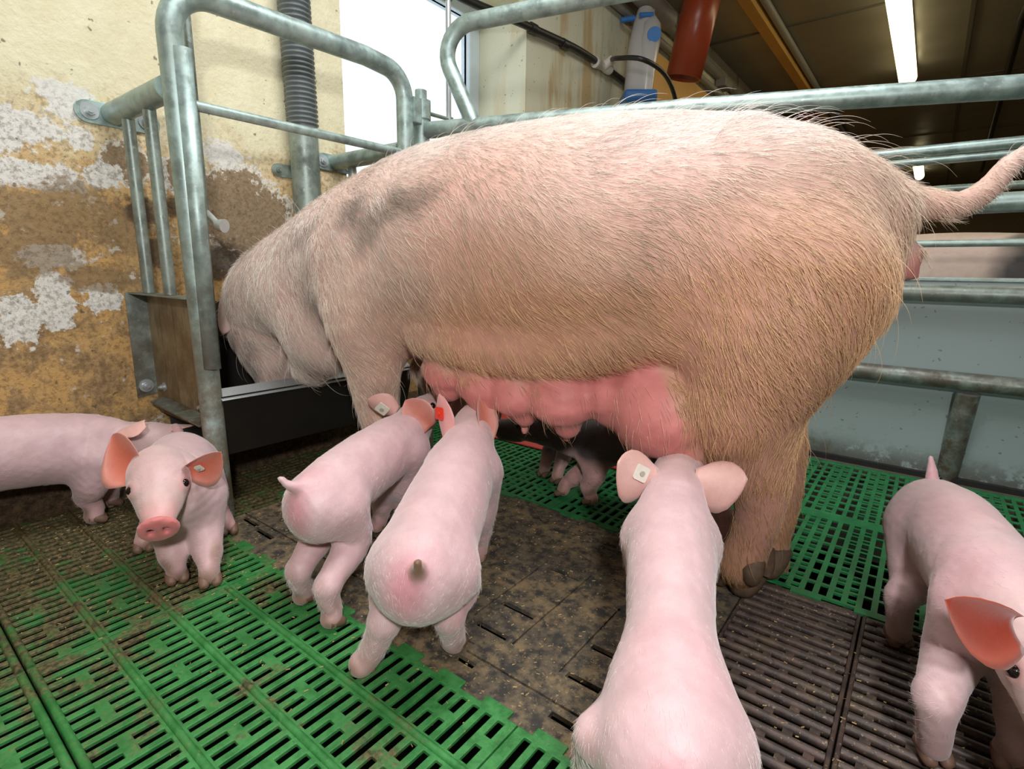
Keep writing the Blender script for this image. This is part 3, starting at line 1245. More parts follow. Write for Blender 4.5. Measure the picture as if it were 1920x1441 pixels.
# red-brown drop pipes
def drop(px, py, X, top_dx, r, label, big):
    c = onX(px, py, X)
    root = empty('drop_pipe', tuple(c), label, 'drop pipe', 'red-brown drop pipes')
    t_ = c + np.array([top_dx[0], top_dx[1], ZC - c[2] - .01])
    o = MB().tube([c, t_], r, 28, False).build('pipe', REDPVC, root)
    so = o.modifiers.new('thick', 'SOLIDIFY')
    so.thickness = .006
    if big:
        u_ = nrm(t_ - c)
        q_ = c + u_ * np.linalg.norm(t_ - c) * .90
        MB().tube([q_, q_ + u_ * .03], r + .006, 28).build('seal', WHITEPL, root)


drop(1281, 147, -1.28, (.12, -.02), .098, 'thick red-brown plastic drop pipe hanging beside the feed dispenser', True)
drop(1502, 236, -1.28, (.1, 0), .10, 'distant red-brown drop pipe just above the rump hair of the sow', False)

# timber beam with conduit along it, lamps, cable
root = empty('ceiling_beam', (-1.10, 6, ZC - .1), 'yellow timber beam along the ceiling with a grey conduit on its side', 'beam')
MB().box((-1.145, 2.6, ZC - .085), (-1.075, 8.2, ZC)).build('beam', TIMBER, root, .004)
MB().tube([(-1.045, 2.6, ZC - .03), (-1.045, 8.6, ZC - .03)], .024, 14).build('conduit', CONDUIT, root)
MB().box((-1.06, 8.1, ZC - .16), (-.98, 8.35, ZC - .02)).build('box', CONDUIT, root, .006)


def lamp(y0, y1, label, power, x=-.385):
    root = empty('ceiling_lamp', (x, (y0 + y1) / 2, ZC), label, 'ceiling lamp', 'fluorescent ceiling lamps')
    MB().box((x - .055, y0 - .03, ZC - .05), (x + .055, y1 + .03, ZC)).build('housing', CONDUIT, root, .006)
    MB().tube([(x, y0, ZC - .075), (x, y1, ZC - .075)], .062, 20).build('diffuser', LAMPM, root)
    if power:
        area_light('lamp_light', (x, (y0 + y1) / 2, ZC - .16), (x, (y0 + y1) / 2, 0), .12, y1 - y0, power, (1.0, .84, .50))


lamp(3.3, 5.72, 'long lit fluorescent lamp on the ceiling nearest the sow', 14)
lamp(9.6, 10.9, 'distant lit fluorescent lamp low in the gap between back rails', 8)
o = MB().tube([onZ(1945, -30, ZC - .03), onZ(1917, 33, ZC - .03), onZ(1840, 320, ZC - .03)], .022, 12).build('ceiling_cable', CABLE)
tag(o, 'dark cable running along the ceiling at the right edge', 'cable')

# ================================================================== BACK FENCE
root = empty('pen_partition', (.3, PY + .06, 0), 'blue-grey solid pen panel behind the sow and rails', 'pen panel')
MB().box((-1.2, PY + .045, -.01), (2.2, PY + .075, .562)).build('board', PANELM, root, .002)
MB().box((-1.2, PY + .040, .560), (2.2, PY + .080, .572)).build('top_cap', GALV, root, .003)
MB().box((-1.2, PY + .028, -.01), (2.2, PY + .046, .012)).build('foot_strip', BLACK, root)


def rail(name, px, py, Y, r, label, x0=-1.1, x1=2.2, mat=None):
    z = onY(px, py, Y)[2]
    o = MB().tube([(x0, Y, z), (x1, Y, z)], r, 18).build(name, mat or GALV)
    return tag(o, label, 'rail', 'rails of the back fence')


root = empty('pen_fence', (.3, PY, 0), 'grey tubular fence frame with two thick rails and a slanting post before the pen panel', 'fence')
z1, z2_ = onY(1800, 551, PY)[2], onY(1800, 714, PY)[2]
MB().tube([(-1.1, PY, z1), (2.2, PY, z1)], .0225, 20).build('rail', GALVD, root)
MB().tube([(-1.1, PY, z2_), (2.2, PY, z2_)], .0245, 20).build('rail', GALVD, root)
MB().tube([onY(1816, 737, PY), onZ(1773, 896)], .0265, 20).build('post', GALVD, root)
MB().tube([(1.0, PY, z1), (1.0, PY, -.01)], .0245, 20).build('post', GALVD, root)
rail('fence_rail', 1780, 279, PY, .0145, 'upper thin back rail just below the long gate tube')
rail('fence_rail', 1800, 297, PY + .25, .0115, 'second thin back rail just beneath the topmost back rail')
rail('fence_rail', 1850, 350, 2.9, .016, 'faint back rail level with the base of the sow tail')
rail('fence_rail', 1850, 381, PY + .05, .026, 'thick back rail passing behind the sow tail')
rail('fence_rail', 1800, 456, PY + .03, .0095, 'thin back rail across the white sow in the next pen')


# ================================================================== ANIMALS
def ear_mesh(base, tip, face, width, cup=.5, curl=.0, asym=0.0, thick=.0035, inner=(.62, .16, .10), outer=(.80, .46, .42), rim=(.55, .20, .15), nu=14, nv=12, fold=0.0, skew=0.0):
    """leaf-shaped ear: inner (hollow) side looks along face"""
    base, tip = np.array(base, float), np.array(tip, float)
    L = tip - base
    ln = np.linalg.norm(L)
    L = L / ln
    N = nrm(np.array(face, float) - L * (np.array(face, float) @ L))
    W = np.cross(N, L)
    us = np.linspace(0, 1, nu)
    prof = np.interp(us, [0, .12, .3, .5, .7, .85, .95, 1.0], [.50, .68, .92, 1.0, .86, .58, .30, .04])
    V, C = [], []
    for side in (0, 1):
        for i, u in enumerate(us):
            for j in range(nv):
                v = -1 + 2 * j / (nv - 1)
                wd = width * prof[i] * (1 + asym * v * (1 - u * .6))
                c_ = cup * (1.25 - .85 * u)
                p = base + L * ln * u + W * (wd * v * (1 - .12 * c_) + skew * ln * u ** 3) + N * (c_ * wd * v * v - curl * ln * u * u + fold * wd * v * u)
                if side:
                    p = p - N * thick * (1.0 - .55 * u) * (1 - .6 * v * v)
                V.append(tuple(p))
                if side:
                    col = np.array(outer)
                    k = abs(v) ** 3 * .5 + .25 * u
                    col = col * (1 - k * .5) + np.array(rim) * k * .5
                else:
                    k = min(1, max(0, abs(v) ** 2.2 * .9 + .25 * u))
                    col = np.array(inner) * (1 - .55 * k) + np.array(outer) * .55 * k  # inner red, with the orange of light through thin ears mixed in
                C.append((*col, 1))
    F = []
    n1 = nu * nv
    for i in range(nu - 1):
        for j in range(nv - 1):
            a, b, c, d = i * nv + j, i * nv + j + 1, (i + 1) * nv + j + 1, (i + 1) * nv + j
            F.append((a, b, c, d))
            F.append((n1 + a, n1 + d, n1 + c, n1 + b))
    for i in range(nu - 1):
        for j in (0, nv - 1):
            a, d = i * nv + j, (i + 1) * nv + j
            F.append((a, d, n1 + d, n1 + a) if j == 0 else (a, n1 + a, n1 + d, d))
    for j in range(nv - 1):
        a, b = (nu - 1) * nv + j, (nu - 1) * nv + j + 1
        F.append((a, b, n1 + b, n1 + a))
        a, b = j, j + 1
        F.append((a, n1 + a, n1 + b, b))
    me = bpy.data.meshes.new('ear')
    me.from_pydata(V, [], F)
    me.polygons.foreach_set('use_smooth', np.ones(len(F), bool))
    me.color_attributes.new('Col', 'FLOAT_COLOR', 'POINT').data.foreach_set('color', np.array(C, np.float32).ravel())
    me.update()
    frame = (base, L, ln, N, W)
    return me, frame


def ear_tag(frame, u, side, mat, parent, size=.012, rot=.2, v=0.0, width=.03):
    base, L, ln, N, W = frame
    n = N * side
    c = base + L * ln * u + W * v * width + n * (.006 if side > 0 else .0055)
    a = math.cos(rot) * L + math.sin(rot) * W
    b = np.cross(n, a)
    mb = MB()
    pts = []
    for k in range(4):
        for q in range(5):
            t = math.pi / 2 * (k + q / 4)
            cx, cy = (1 if k in (0, 3) else -1), (1 if k in (0, 1) else -1)
            pts.append(c + a * (cx * size * .72 + math.cos(t) * size * .28) + b * (cy * size * .72 + math.sin(t) * size * .28))
    mb.hexa([p for p in pts], [p + n * .0022 for p in pts])
    o = mb.build('ear_tag', mat, parent)
    k = MB().disc(c + n * .002, n, size * .34, .003, 14)
    k.build('stud', mat if mat is TAGR else plain('tag_stud', (.45, .42, .36), .5), o)
    return o


def claws(parent, foot, fwd, r=.0105, mat=None, ln=.026, gap=.95, name='hoof'):
    fwd = nrm((fwd[0], fwd[1], 0))
    lat = np.array([-fwd[1], fwd[0], 0])
    foot = np.array(foot, float)
    mb = MB()
    for s in (-1, 1):
        c = foot + lat * s * r * gap
        P = [c - fwd * ln * .35 + UP * r * 1.5, c + UP * r * 1.55, c + fwd * ln * .38 + UP * r * 1.05 + lat * s * r * .12, c + fwd * ln * .66 + UP * r * .55, c + fwd * ln * .76 + UP * r * .38]
        mb.tube(catmull(P, 12), np.interp(np.linspace(0, 1, 12), [0, .3, .65, .88, 1], [r * .75, r * 1.02, r * .88, r * .5, r * .18]), 12)
    return mb.build(name, mat or HOOFM, parent)


SKINC = (.68, .475, .50)


def piglet(label, spine, head, feet, ears, tail, size=1.0, tailcol=None, darkz=.105, fuzz=14000, tint=SKINC, group='suckling piglets', h=.004, dark=None, eyes=True, headtint=(.70, .525, .475), hoofmat=None):
    """spine: rump..neck [(P, rx, rz)]; head: skull..snout [(P, rx, rz)]; feet: [(kind, side, P, hock or None)]"""
    k = size
    SP = [np.array(p[0], float) for p in spine]
    HP = [np.array(p[0], float) for p in head]
    fwd = SP[2] - SP[0]
    fwd[2] = 0
    fwd = nrm(fwd)
    lat = np.array([-fwd[1], fwd[0], 0])                     # left
    ctr = sum(np.array(f[2]) for f in feet) / len(feet)
    root = empty('piglet', (ctr[0], ctr[1], 0), label, 'piglet', group)
    B = Body(h)
    B.loft(SP + HP, [(p[1], p[2]) for p in spine + head], .02 * k, m=44)
    hd = nrm(HP[-1] - HP[-2])
    hup = nrm(UP - hd * (hd @ UP)) if abs(hd[2]) < .93 else nrm(fwd)
    hl = np.cross(hup, hd)
    # snout disc
    sn = HP[-1] + hd * head[-1][1] * .92
    rs = head[-1][1]
    B.loft([sn - hd * .002, sn + hd * .004 * k], [(rs * 1.16, rs * 1.02)] * 2, .004, up=hup, cap=.004)
    for s in (-1, 1):
        B.loft([sn + hl * s * rs * .42 + hd * rs * .9, sn + hl * s * rs * .42 - hd * .004], [(rs * .21, rs * .27)] * 2, .003, up=hup, op=-1)
    # mouth line and cheeks
    chin = HP[-2] - hup * head[-2][2] * .75
    B.loft([chin - hd * .01, chin + hd * (np.linalg.norm(HP[-1] - HP[-2]) * .75)], [head[-2][1] * .62, head[-1][1] * .72], .012, m=4)
    hooves = []
    legpts = []
    for ft in feet:
        kind, side, P, hk = ft[:4]
        P = np.array(P, float)
        if kind == 'h':
            top = SP[0] * .62 + SP[1] * .38 + lat * side * spine[0][1] * .50 - UP * .012 * k
            kn = lerp(top, P, .36) + fwd * .030 * k + lat * side * .004
            ho = np.array(hk, float) if hk is not None else lerp(top, P, .60) - fwd * .022 * k
            R = [.042 * k, .031 * k, .0200 * k, .0168 * k, .0165 * k]
        else:
            top = SP[-2] * .8 + SP[-1] * .2 + lat * side * spine[-2][1] * .52 - UP * .018 * k
            kn = lerp(top, P, .38) - fwd * .012 * k
            ho = np.array(hk, float) if hk is not None else lerp(top, P, .64) + fwd * .004 * k
            R = [.037 * k, .030 * k, .0208 * k, .0168 * k, .0165 * k]
        if len(ft) > 4:
            R = [R[0]] + [q * ft[4] for q in R[1:]]
        fe = lerp(ho, P, .66)
        fe[2] = max(fe[2], .030 * k)
        pf = P - fwd * .006 + UP * .017
        B.loft([top, kn, ho, fe, pf], R, .022 * k, m=18)
        B.ball(ho - fwd * .003, R[2] * 1.04, .008)
        hf = nrm(nrm([P[0] - ho[0], P[1] - ho[1], 0]) * .35 + fwd)
        hooves.append((P - hf * .006, hf))
        legpts.append((ho, fe, P))
    tl = catmull([np.array(t, float) for t in tail], 14)
    B.loft(tl, list(np.linspace(.0105, .0045, 14) * k), .012, m=20)
    # brow ridges and eyes
    ey = []
    ea = HP[1] * .45 + HP[2] * .55 if len(HP) > 3 else HP[1]
    er = (head[1][1] * .45 + head[2][1] * .55, head[1][2] * .45 + head[2][2] * .55)
    for s in (-1, 1):
        n_ = nrm(hl * s * .86 + hup * .40 + hd * .30)
        c = ea + hl * s * er[0] * .84 + hup * er[1] * .40
        B.ball(c - n_ * .003, .0128 * k, .010)
        B.loft([c + n_ * .010 * k, c + n_ * .011 * k], [.0070 * k] * 2, .004, op=-1, m=2)
        ey.append(c + n_ * .0035 * k)

    ph = np.array(HP)

    def colour(V, Nn):
        C = np.tile(np.array(tint), (len(V), 1)).astype(float)
        wv_ = wob(V, 30, 3)
        C *= (1 + .05 * wv_)[:, None]
        C = mixc(C, (.75, .40, .44), .22 * (wob(V, 16, 9) > .0) * np.clip(wob(V, 16, 9), 0, 1) * 2)
        dh = np.min(np.linalg.norm(V[:, None] - ph[None], axis=2), 1)
        C = mixc(C, headtint, np.clip(1.5 - dh / (.045 * k), 0, 1) * .7)
        ds = np.linalg.norm(V - sn, axis=1)
        axs = (V - sn) @ hd
        C = mixc(C, (.74, .36, .36), np.clip(2.2 - ds / rs, 0, 1) * .6)
        C = mixc(C, (.72, .22, .22), np.clip((axs + .006 * k) / (.003 * k), 0, 1) * (ds < 1.8 * rs))
        ecl = np.min([np.linalg.norm(V - e, axis=1) for e in ey], 0)
        C = mixc(C, (.66, .32, .30), np.clip(1.6 - ecl / (.012 * k), 0, 1) * .7)
        if dark is not None:
            f = np.clip((V[:, 2] - darkz + .03 * wob(V, 40, 5)) / .03, 0, 1)
            C = mixc(C, dark, f)
        C = mixc(C, (.70, .36, .33), np.clip((.10 * k - V[:, 2]) / (.08 * k), 0, 1) * .45)
        wz = wob(V, 90, 8)
        C = mixc(C, (.30, .19, .12), np.clip((.055 - V[:, 2]) / .055 + .45 * wz - .12, 0, .85))
        for ho, fe, P in legpts:
            d = np.linalg.norm(V - ho, axis=1)
            C = mixc(C, (.40, .24, .18), np.clip(.6 * wz + .0, 0, .6) * np.clip(1.5 - d / .03, 0, 1))
        td = np.linalg.norm(V - tl[0], axis=1)
        C = mixc(C, (.72, .34, .38), np.clip(1.2 - td / (.035 * k), 0, 1) * .55)
        td = np.linalg.norm((V - (SP[0] - fwd * spine[0][1] * .9 + UP * .008 * k)) * np.array([1, 1, .6]), axis=1)
        C = mixc(C, (.66, .25, .30), np.clip(1.4 - td / (.022 * k), 0, 1) * .7)
        if tailcol is not None:
            td = np.min(np.linalg.norm(V[:, None] - tl[None, 5:], axis=2), 1)
            C = mixc(C, tailcol, np.clip(1.8 - td / .008, 0, 1))
        return C
    bm_ = B.mesh('piglet_body', colour, .0005)
    link('body', bm_, SKIN, root)
    if fuzz:
        fo = bristles('fine_hair', bm_, root, fuzz, lambda P, Nn: np.full(len(P), .013), .00013,
                      lambda P, Nn: -fwd[None] * np.ones((len(P), 1)) + np.array([[0, 0, -.55]]),
                      lambda P, r: np.array([[.82, .74, .72]]) * r.uniform(.8, 1.1, len(P))[:, None] if dark is None else np.array([[.05, .04, .04]]) * np.ones((len(P), 1)),
                      lambda P, Nn: (P[:, 2] > .035) * (np.linalg.norm(P - sn, axis=1) > rs * 1.35) * (np.min([np.linalg.norm(P - e, axis=1) for e in ey], 0) > .016 * k) * (np.min(np.linalg.norm(P[:, None] - tl[None, 4:], axis=2), 1) > .014) * 1.0, np.random.default_rng(5), 4)
        fo['kind'] = 'stuff'
    if eyes:
        for e in ey:
            MB().ball(e, .0072 * k, 14, 10).build('eye', EYEM, root)
    for P, hf in hooves:
        claws(root, P, hf, .0092 * k, hoofmat or (HOOFM if dark is None else DHOOFM), .027 * k, .95)
    for e in ears:
        me, fr = ear_mesh(e['base'], e['tip'], e['face'], e.get('w', .036), e.get('cup', .5), e.get('curl', 0), asym=e.get('asym', 0), inner=e.get('inner', (.62, .15, .09)),
                          outer=e.get('outer', (.80, .47, .43)), fold=e.get('fold', 0), skew=e.get('skew', 0))
        eo = link('ear', me, SKIN, root)
        if 'tag' in e:
            to = ear_tag(fr, e['tag'][0], e['tag'][1], TAGR if e['tag'][2] == 'red' else TAGW, eo, e['tag'][3] if len(e['tag']) > 3 else .0115)
            to['label'] = ('red' if e['tag'][2] == 'red' else 'white') + ' square ear tag'
    return root


# ------------------------------------------------------------------ the sow
SO = np.array([-.06, 1.0, 0])
ES = nrm((-.984, -.176, 0))
ET = np.array([-ES[1], ES[0], 0])
ET = ET if ET[1] < 0 else -ET


def Wd(s, t, z):
    return SO + ES * s + ET * t + UP * z


def Sp(x, y, t):
    return onP(x, y, SO + ET * t, ET)


def st(V):
    Q = V - SO
    return Q @ ES, Q @ ET, V[:, 2]


sow = empty('sow', (-.6, .95, 0), 'large pale bristly sow standing in the crate with her head in the trough', 'sow')
B = Body(.009)
TR = [(.056, .606, .078, .092), (.084, .604, .130, .142), (.120, .600, .174, .173), (.185, .592, .207, .204), (.28, .595, .225, .225), (.47, .600, .235, .237), (.68, .600, .228, .232), (.84, .590, .210, .222), (1.0, .570, .190, .192), (1.14, .540, .168, .160), (1.28, .500, .142, .135)]
B.loft([Wd(a, 0, b) for a, b, c, d in TR], [(c, d) for a, b, c, d in TR], .05, m=44)
HD = [(1.24, .01, .50, .135, .13), (1.35, .02, .455, .118, .108), (1.335, .02, .375, .108, .100), (1.305, .02, .285, .080, .080), (1.295, .02, .20, .060, .062)]
B.loft([Wd(a, b, c) for a, b, c, d, e in HD], [(d, e) for a, b, c, d, e in HD], .05, up=tuple(ES), m=16)
B.loft([Sp(610, 640, .07), Sp(590, 672, .06)], [.085, .060], .05)
B.loft([Sp(560, 560, .09), Sp(600, 600, .08)], [.08, .09], .05)
B.loft([Sp(1400, 345, .09), Sp(1480, 356, .08), Sp(1550, 378, .062), Sp(1610, 402, .035)], [.090, .085, .077, .066], .035, m=14)
# near foreleg, far foreleg
B.loft([Sp(700, 500, .10), Sp(688, 590, .135), Sp(700, 670, .125), Sp(706, 735, .11), Sp(716, 800, .10), Sp(730, 880, .09), Wd(.885, .085, .06), Wd(.90, .085, .035)], [.12, .088, .066, .050, .042, .036, .036, .036], .05, m=26)
B.loft([Wd(.86, -.10, .48), Wd(.86, -.12, .36), Wd(.85, -.12, .2), Wd(.87, -.12, .07), Wd(.88, -.12, .035)], [.10, .062, .042, .035, .036], .05, m=16)
# near hind leg, far hind leg
B.loft([Sp(1478, 540, .10), Sp(1436, 640, .12), Sp(1408, 740, .118), Sp(1412, 812, .10), Sp(1420, 880, .085), Sp(1424, 945, .068), Sp(1408, 1008, .052), Sp(1388, 1055, .045)], [.132, .116, .088, .067, .052, .040, .035, .038], .05, m=28)
B.loft([Sp(1360, 760, .125), Sp(1345, 800, .115)], [.05, .042], .05)
B.loft([Wd(.14, -.10, .52), Wd(.15, -.12, .38), Sp(1462, 835, -.10), Sp(1468, 920, -.10), Sp(1450, 1005, -.095), Sp(1444, 1045, -.095)], [.12, .075, .046, .034, .031, .034], .05, m=20)
# rolls over the udder, the udder itself
B.loft([Sp(790, 636, .15), Sp(900, 660, .155), Sp(1010, 668, .155), Sp(1120, 655, .16), Sp(1230, 625, .16)], [.022, .032, .035, .032, .02], .05, m=14)
UD = [((838, 686), (842, 722), .120, .050, .034), ((902, 702), (915, 744), .122, .054, .040), ((968, 718), (984, 778), .124, .057, .023), ((1056, 728), (1064, 796), .124, .068, .026),
      ((1146, 728), (1152, 755), .105, .056, .046), ((1230, 748), (1288, 834), .110, .088, .046)]
for (a, b_, t_, r1, r2) in UD:
    B.loft([Sp(*a, t_ - .02), lerp(Sp(*a, t_), Sp(*b_, t_), .55), Sp(*b_, t_)], [r1, (r1 * .9 + r2 * .1), r2], .008, m=8)
for q in range(6):
    c = Wd(.27 + .12 * q, -.06, .33)
    B.loft([c, c - UP * .05], [.062, .035], .016)
B.loft([Sp(1690, 480, 0), Sp(1700, 505, 0), Sp(1712, 516, 0)], [.026, .022, .010], .012)
TL = [Sp(1690, 378, 0), at(1735, 384, .775), at(1790, 386, .76), at(1845, 360, .75), at(1885, 318, .74), at(1925, 285, .735)]
B.loft(TL, [.026, .022, .019, .0165, .0150, .0120], .02, m=24)

DARKSP = [(Sp(705, 425, .19), .075, .6), (Sp(585, 470, .13), .06, .5), (Sp(800, 370, .18), .045, .45), (Sp(600, 560, .15), .06, .45), (Sp(440, 620, .10), .07, .8), (Sp(475, 665, .08), .06, .7), (Sp(520, 690, .08), .05, .5), (Sp(740, 560, .2), .08, .2)]


def sow_zone(V):
    s, t, z = st(V)
    zb = np.interp(s, [.18, .28, .36, .42, .5, .65, .8, .88], [.47, .445, .418, .40, .380, .376, .392, .37])
    ud = np.clip((zb - z + .006 * np.sin(s * 45)) / .016, 0, 1) * (s > .17) * (s < .88)
    sl_ = np.interp(z, [.28, .326, .356, .44, .48], [.195, .213, .246, .30, .34])
    ud = ud * np.clip((s - sl_) / .014, 0, 1) * np.clip((.805 - s) / .02, 0, 1)
    near_leg = np.clip(1.2 - np.linalg.norm((V - Sp(1410, 800, .10)) * np.array([1, .6, .5]), axis=1) / .085, 0, 1)
    ud = ud * (1 - np.clip(near_leg * 2.2, 0, 1)) * (1 - np.clip(1.5 - np.linalg.norm((V - Sp(712, 740, .11)) * np.array([1, .8, .35]), axis=1) / .06, 0, 1))
    fl = np.clip((.78 - z + .05 * wob(V, 7, 33) + .04 * wob(V, 22, 34)) / .27, 0, 1) * np.clip((1.15 - s) / .5, .25, 1)  # tan dirt and hair of the flank, plus painted shading below the bright back
    lg = np.clip((.24 - z) / .16, 0, 1) * ((s < .30) | (s > .78))
    return s, t, z, ud, fl, lg


def sow_col(V, Nn):
    s, t, z, ud, fl, lg = sow_zone(V)
    C = np.tile(np.array((.80, .58, .52)), (len(V), 1)).astype(float)
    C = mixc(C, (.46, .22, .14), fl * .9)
    pk = np.clip(wob(V, 9, 4), 0, 1)
    C = mixc(C, (.74, .36, .33), pk * .5)
    for c, r, a in DARKSP:
        d = np.linalg.norm(V - c, axis=1)
        C = mixc(C, (.16, .11, .08), a * np.clip(1.3 - d / r + .9 * wob(V * np.array([1, 1, .6]), 55, 6), 0, 1))
    C = mixc(C, (.63, .215, .20), ud)  # udder red, deepened to carry the shade beneath the belly
    C = mixc(C, (.42, .12, .11), ud * np.clip(wob(V, 60, 31) * .6 - .1, 0, .35))
    dk = np.clip(.8 - np.linalg.norm(V - Sp(1165, 770, .1), axis=1) / .05 + .4 * wob(V, 70, 2), 0, 1)
    C = mixc(C, (.22, .09, .07), dk * .75 * ud)
    C = mixc(C, (.33, .18, .09), lg * (.65 + .35 * wob(V, 40, 7)))
    vd = np.linalg.norm(V - Sp(1702, 508, 0), axis=1)
    C = mixc(C, (.60, .22, .20), np.clip(1.5 - vd / .028, 0, 1))
    return C


sme = B.mesh('sow_body', sow_col)
link('body', sme, SOWSKIN, sow)
for (a, b_, r) in (((985, 788), (983, 812), .0070), ((1063, 806), (1062, 826), .0072), ((1137, 780), (1136, 797), .0072), ((1179, 780), (1177, 797), .0065), ((839, 728), (830, 738), .009), ((1288, 832), (1287, 845), .010), ((912, 745), (922, 758), .008)):
    p, q = Sp(*a, .115), Sp(*b_, .115)
    c4 = catmull([p + (p - q) * .5, p, lerp(p, q, .6), q], 10)
    MB().tube(c4, np.interp(np.linspace(0, 1, 10), [0, .4, .5, .85, 1], [r * 1.5, r * 1.15, r, r * .92, r * .5]), 12).build('teat', plain('teat_pink', (.70, .28, .26), .5), sow)
# claws: hind near, hind far, fore
foot = onZ(1392, 1092)
hf = nrm(onZ(1345, 1122) - onZ(1410, 1085))
claws(sow, foot, hf, .026, DHOOFM, .075, .8)
dw = onZ(1405, 1105)
MB().tube(catmull([Sp(1412, 1050, .06), Sp(1410, 1080, .075), dw + UP * .022, dw + UP * .006 + hf * .01], 10), np.linspace(.020, .008, 10), 12).build('dewclaw', DHOOFM, sow)
MB().tube(catmull([Sp(1436, 1030, .03), Sp(1440, 1062, .03), Sp(1437, 1080, .035)], 8), np.linspace(.015, .007, 8), 12).build('dewclaw', DHOOFM, sow)
claws(sow, onZ(1436, 1064), hf, .024, DHOOFM, .065, .8)
claws(sow, Wd(.91, .085, 0), hf, .025, DHOOFM, .065, .8)
claws(sow, Wd(.89, -.12, 0), hf, .025, DHOOFM, .065, .8)
# ears
e0, e1 = Sp(428, 532, .12), Sp(420, 628, .14)
me, fr = ear_mesh(e0, e1, (-.35, .9, .1), .036, .45, .03, 0, .006, (.70, .42, .38), (.82, .60, .54), (.7, .42, .38))
link('ear', me, SOWSKIN, sow)
me, fr = ear_mesh(Wd(1.40, -.10, .50), Wd(1.44, -.16, .40), (.3, -.9, 0), .06, .5, .05, 0, .006, (.60, .28, .24), (.80, .52, .46))
link('ear', me, SOWSKIN, sow)
for sg in (1, -1):
    MB().ball(Wd(1.425, .02 + sg * .088, .38), .014, 12, 8).build('eye', EYEM, sow)


def bristles(name, me, parent, count, length, rad, flow, colour, keep, rng, seed_pts=5, wild=None):
    me.calc_loop_triangles()
    nt = len(me.loop_triangles)
    tri = np.empty(nt * 3, np.int32)
    me.loop_triangles.foreach_get('vertices', tri)
    tri = tri.reshape(-1, 3)
    V = np.empty(len(me.vertices) * 3, np.float32)
    me.vertices.foreach_get('co', V)
    V = V.reshape(-1, 3)
    N = np.empty(len(me.vertices) * 3, np.float32)
    me.vertices.foreach_get('normal', N)
    N = N.reshape(-1, 3)
    a, b, c = V[tri[:, 0]], V[tri[:, 1]], V[tri[:, 2]]
    ar = np.linalg.norm(np.cross(b - a, c - a), axis=1)
    pick = rng.choice(nt, count, p=ar / ar.sum())
    r1, r2 = np.sqrt(rng.random(count)), rng.random(count)
    w0, w1, w2 = (1 - r1)[:, None], (r1 * (1 - r2))[:, None], (r1 * r2)[:, None]
    P = w0 * a[pick] + w1 * b[pick] + w2 * c[pick]
    Nn = w0 * N[tri[pick, 0]] + w1 * N[tri[pick, 1]] + w2 * N[tri[pick, 2]]
    Nn /= np.linalg.norm(Nn, axis=1)[:, None]
    kp = keep(P, Nn) > rng.random(count)
    P, Nn = P[kp], Nn[kp]
    n = len(P)
    Ld = length(P, Nn) * rng.uniform(.65, 1.25, n)
    D = flow(P, Nn)
    D = D - Nn * (D * Nn).sum(1)[:, None]
    D /= np.linalg.norm(D, axis=1)[:, None] + 1e-6
    side = np.cross(Nn, D)
    cl = wob(P, 16, 11) * .30 + wob(P, 60, 12) * .12
    D = D + side * (cl + rng.normal(0, .20, n))[:, None]
    D /= np.linalg.norm(D, axis=1)[:, None] + 1e-6
    lift = rng.uniform(.16, .42, n)
    if wild is not None:
        wm = rng.random(n) < wild(P)
        Ld = np.where(wm, Ld * rng.uniform(1.5, 2.3, n), Ld)
        lift = np.where(wm, lift + rng.uniform(.3, .9, n), lift)
    lift = lift[:, None]
    K = seed_pts
    T = np.linspace(0, 1, K)
    pts = np.empty((n, K, 3), np.float32)
    for i, t in enumerate(T):
        pts[:, i] = P - Nn * .002 + (D * t + Nn * lift * (t - .62 * t * t) * 1.0) * Ld[:, None]
    cu = bpy.data.hair_curves.new(name)
    cu.add_curves([K] * n)
    cu.position_data.foreach_set('vector', pts.ravel())
    rr = np.tile((rad * (1 - .85 * T ** 1.5)).astype(np.float32), n)
    at_ = cu.attributes.get('radius') or cu.attributes.new('radius', 'FLOAT', 'POINT')
    at_.data.foreach_set('value', rr)
    ca = cu.attributes.new('Col', 'FLOAT_COLOR', 'CURVE')
    c4 = np.ones((n, 4), np.float32)
    c4[:, :3] = colour(P, rng)
    ca.data.foreach_set('color', c4.ravel())
    cu.materials.append(HAIR)
    o = bpy.data.objects.new(name, cu)
    COL.objects.link(o)
    o.parent = parent
    o.matrix_parent_inverse = Matrix.Translation(-Vector(parent.location))
    return o


def sow_flow(P, Nn):
    s, t, z = st(P)
    back = -ES[None] * np.ones((len(P), 1))
    dn = np.array([[0, 0, -1.0]])
    wdn = np.clip((.80 - z) / .25, .12, 1.1)
    wdn = np.where(s > .80, wdn + .35, wdn)
    wdn = np.where((z < .36), 1.5, wdn)
    return back * np.where(z < .36, .35, .9)[:, None] + dn * wdn[:, None]


def sow_hcol(P, rng):
    s, t, z, ud, fl, lg = sow_zone(P)
    C = np.tile(np.array((.95, .91, .86)), (len(P), 1)).astype(float)
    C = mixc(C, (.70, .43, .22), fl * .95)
    C = mixc(C, (.36, .20, .085), lg * .9)
    C = mixc(C, (.72, .46, .32), ud * .8)
    for c, r, a in DARKSP:
        d = np.linalg.norm(P - c, axis=1)
        C = mixc(C, (.13, .09, .06), a * np.clip(1.1 - d / r + .9 * wob(P * np.array([1, 1, .6]), 55, 6), 0, .85))
    C *= (rng.uniform(.68, 1.18, len(P)) * (1 - .22 * np.clip(wob(P * np.array([1, 1, .5]), 26, 35), 0, 1)))[:, None]
    return np.clip(C, 0, .95)


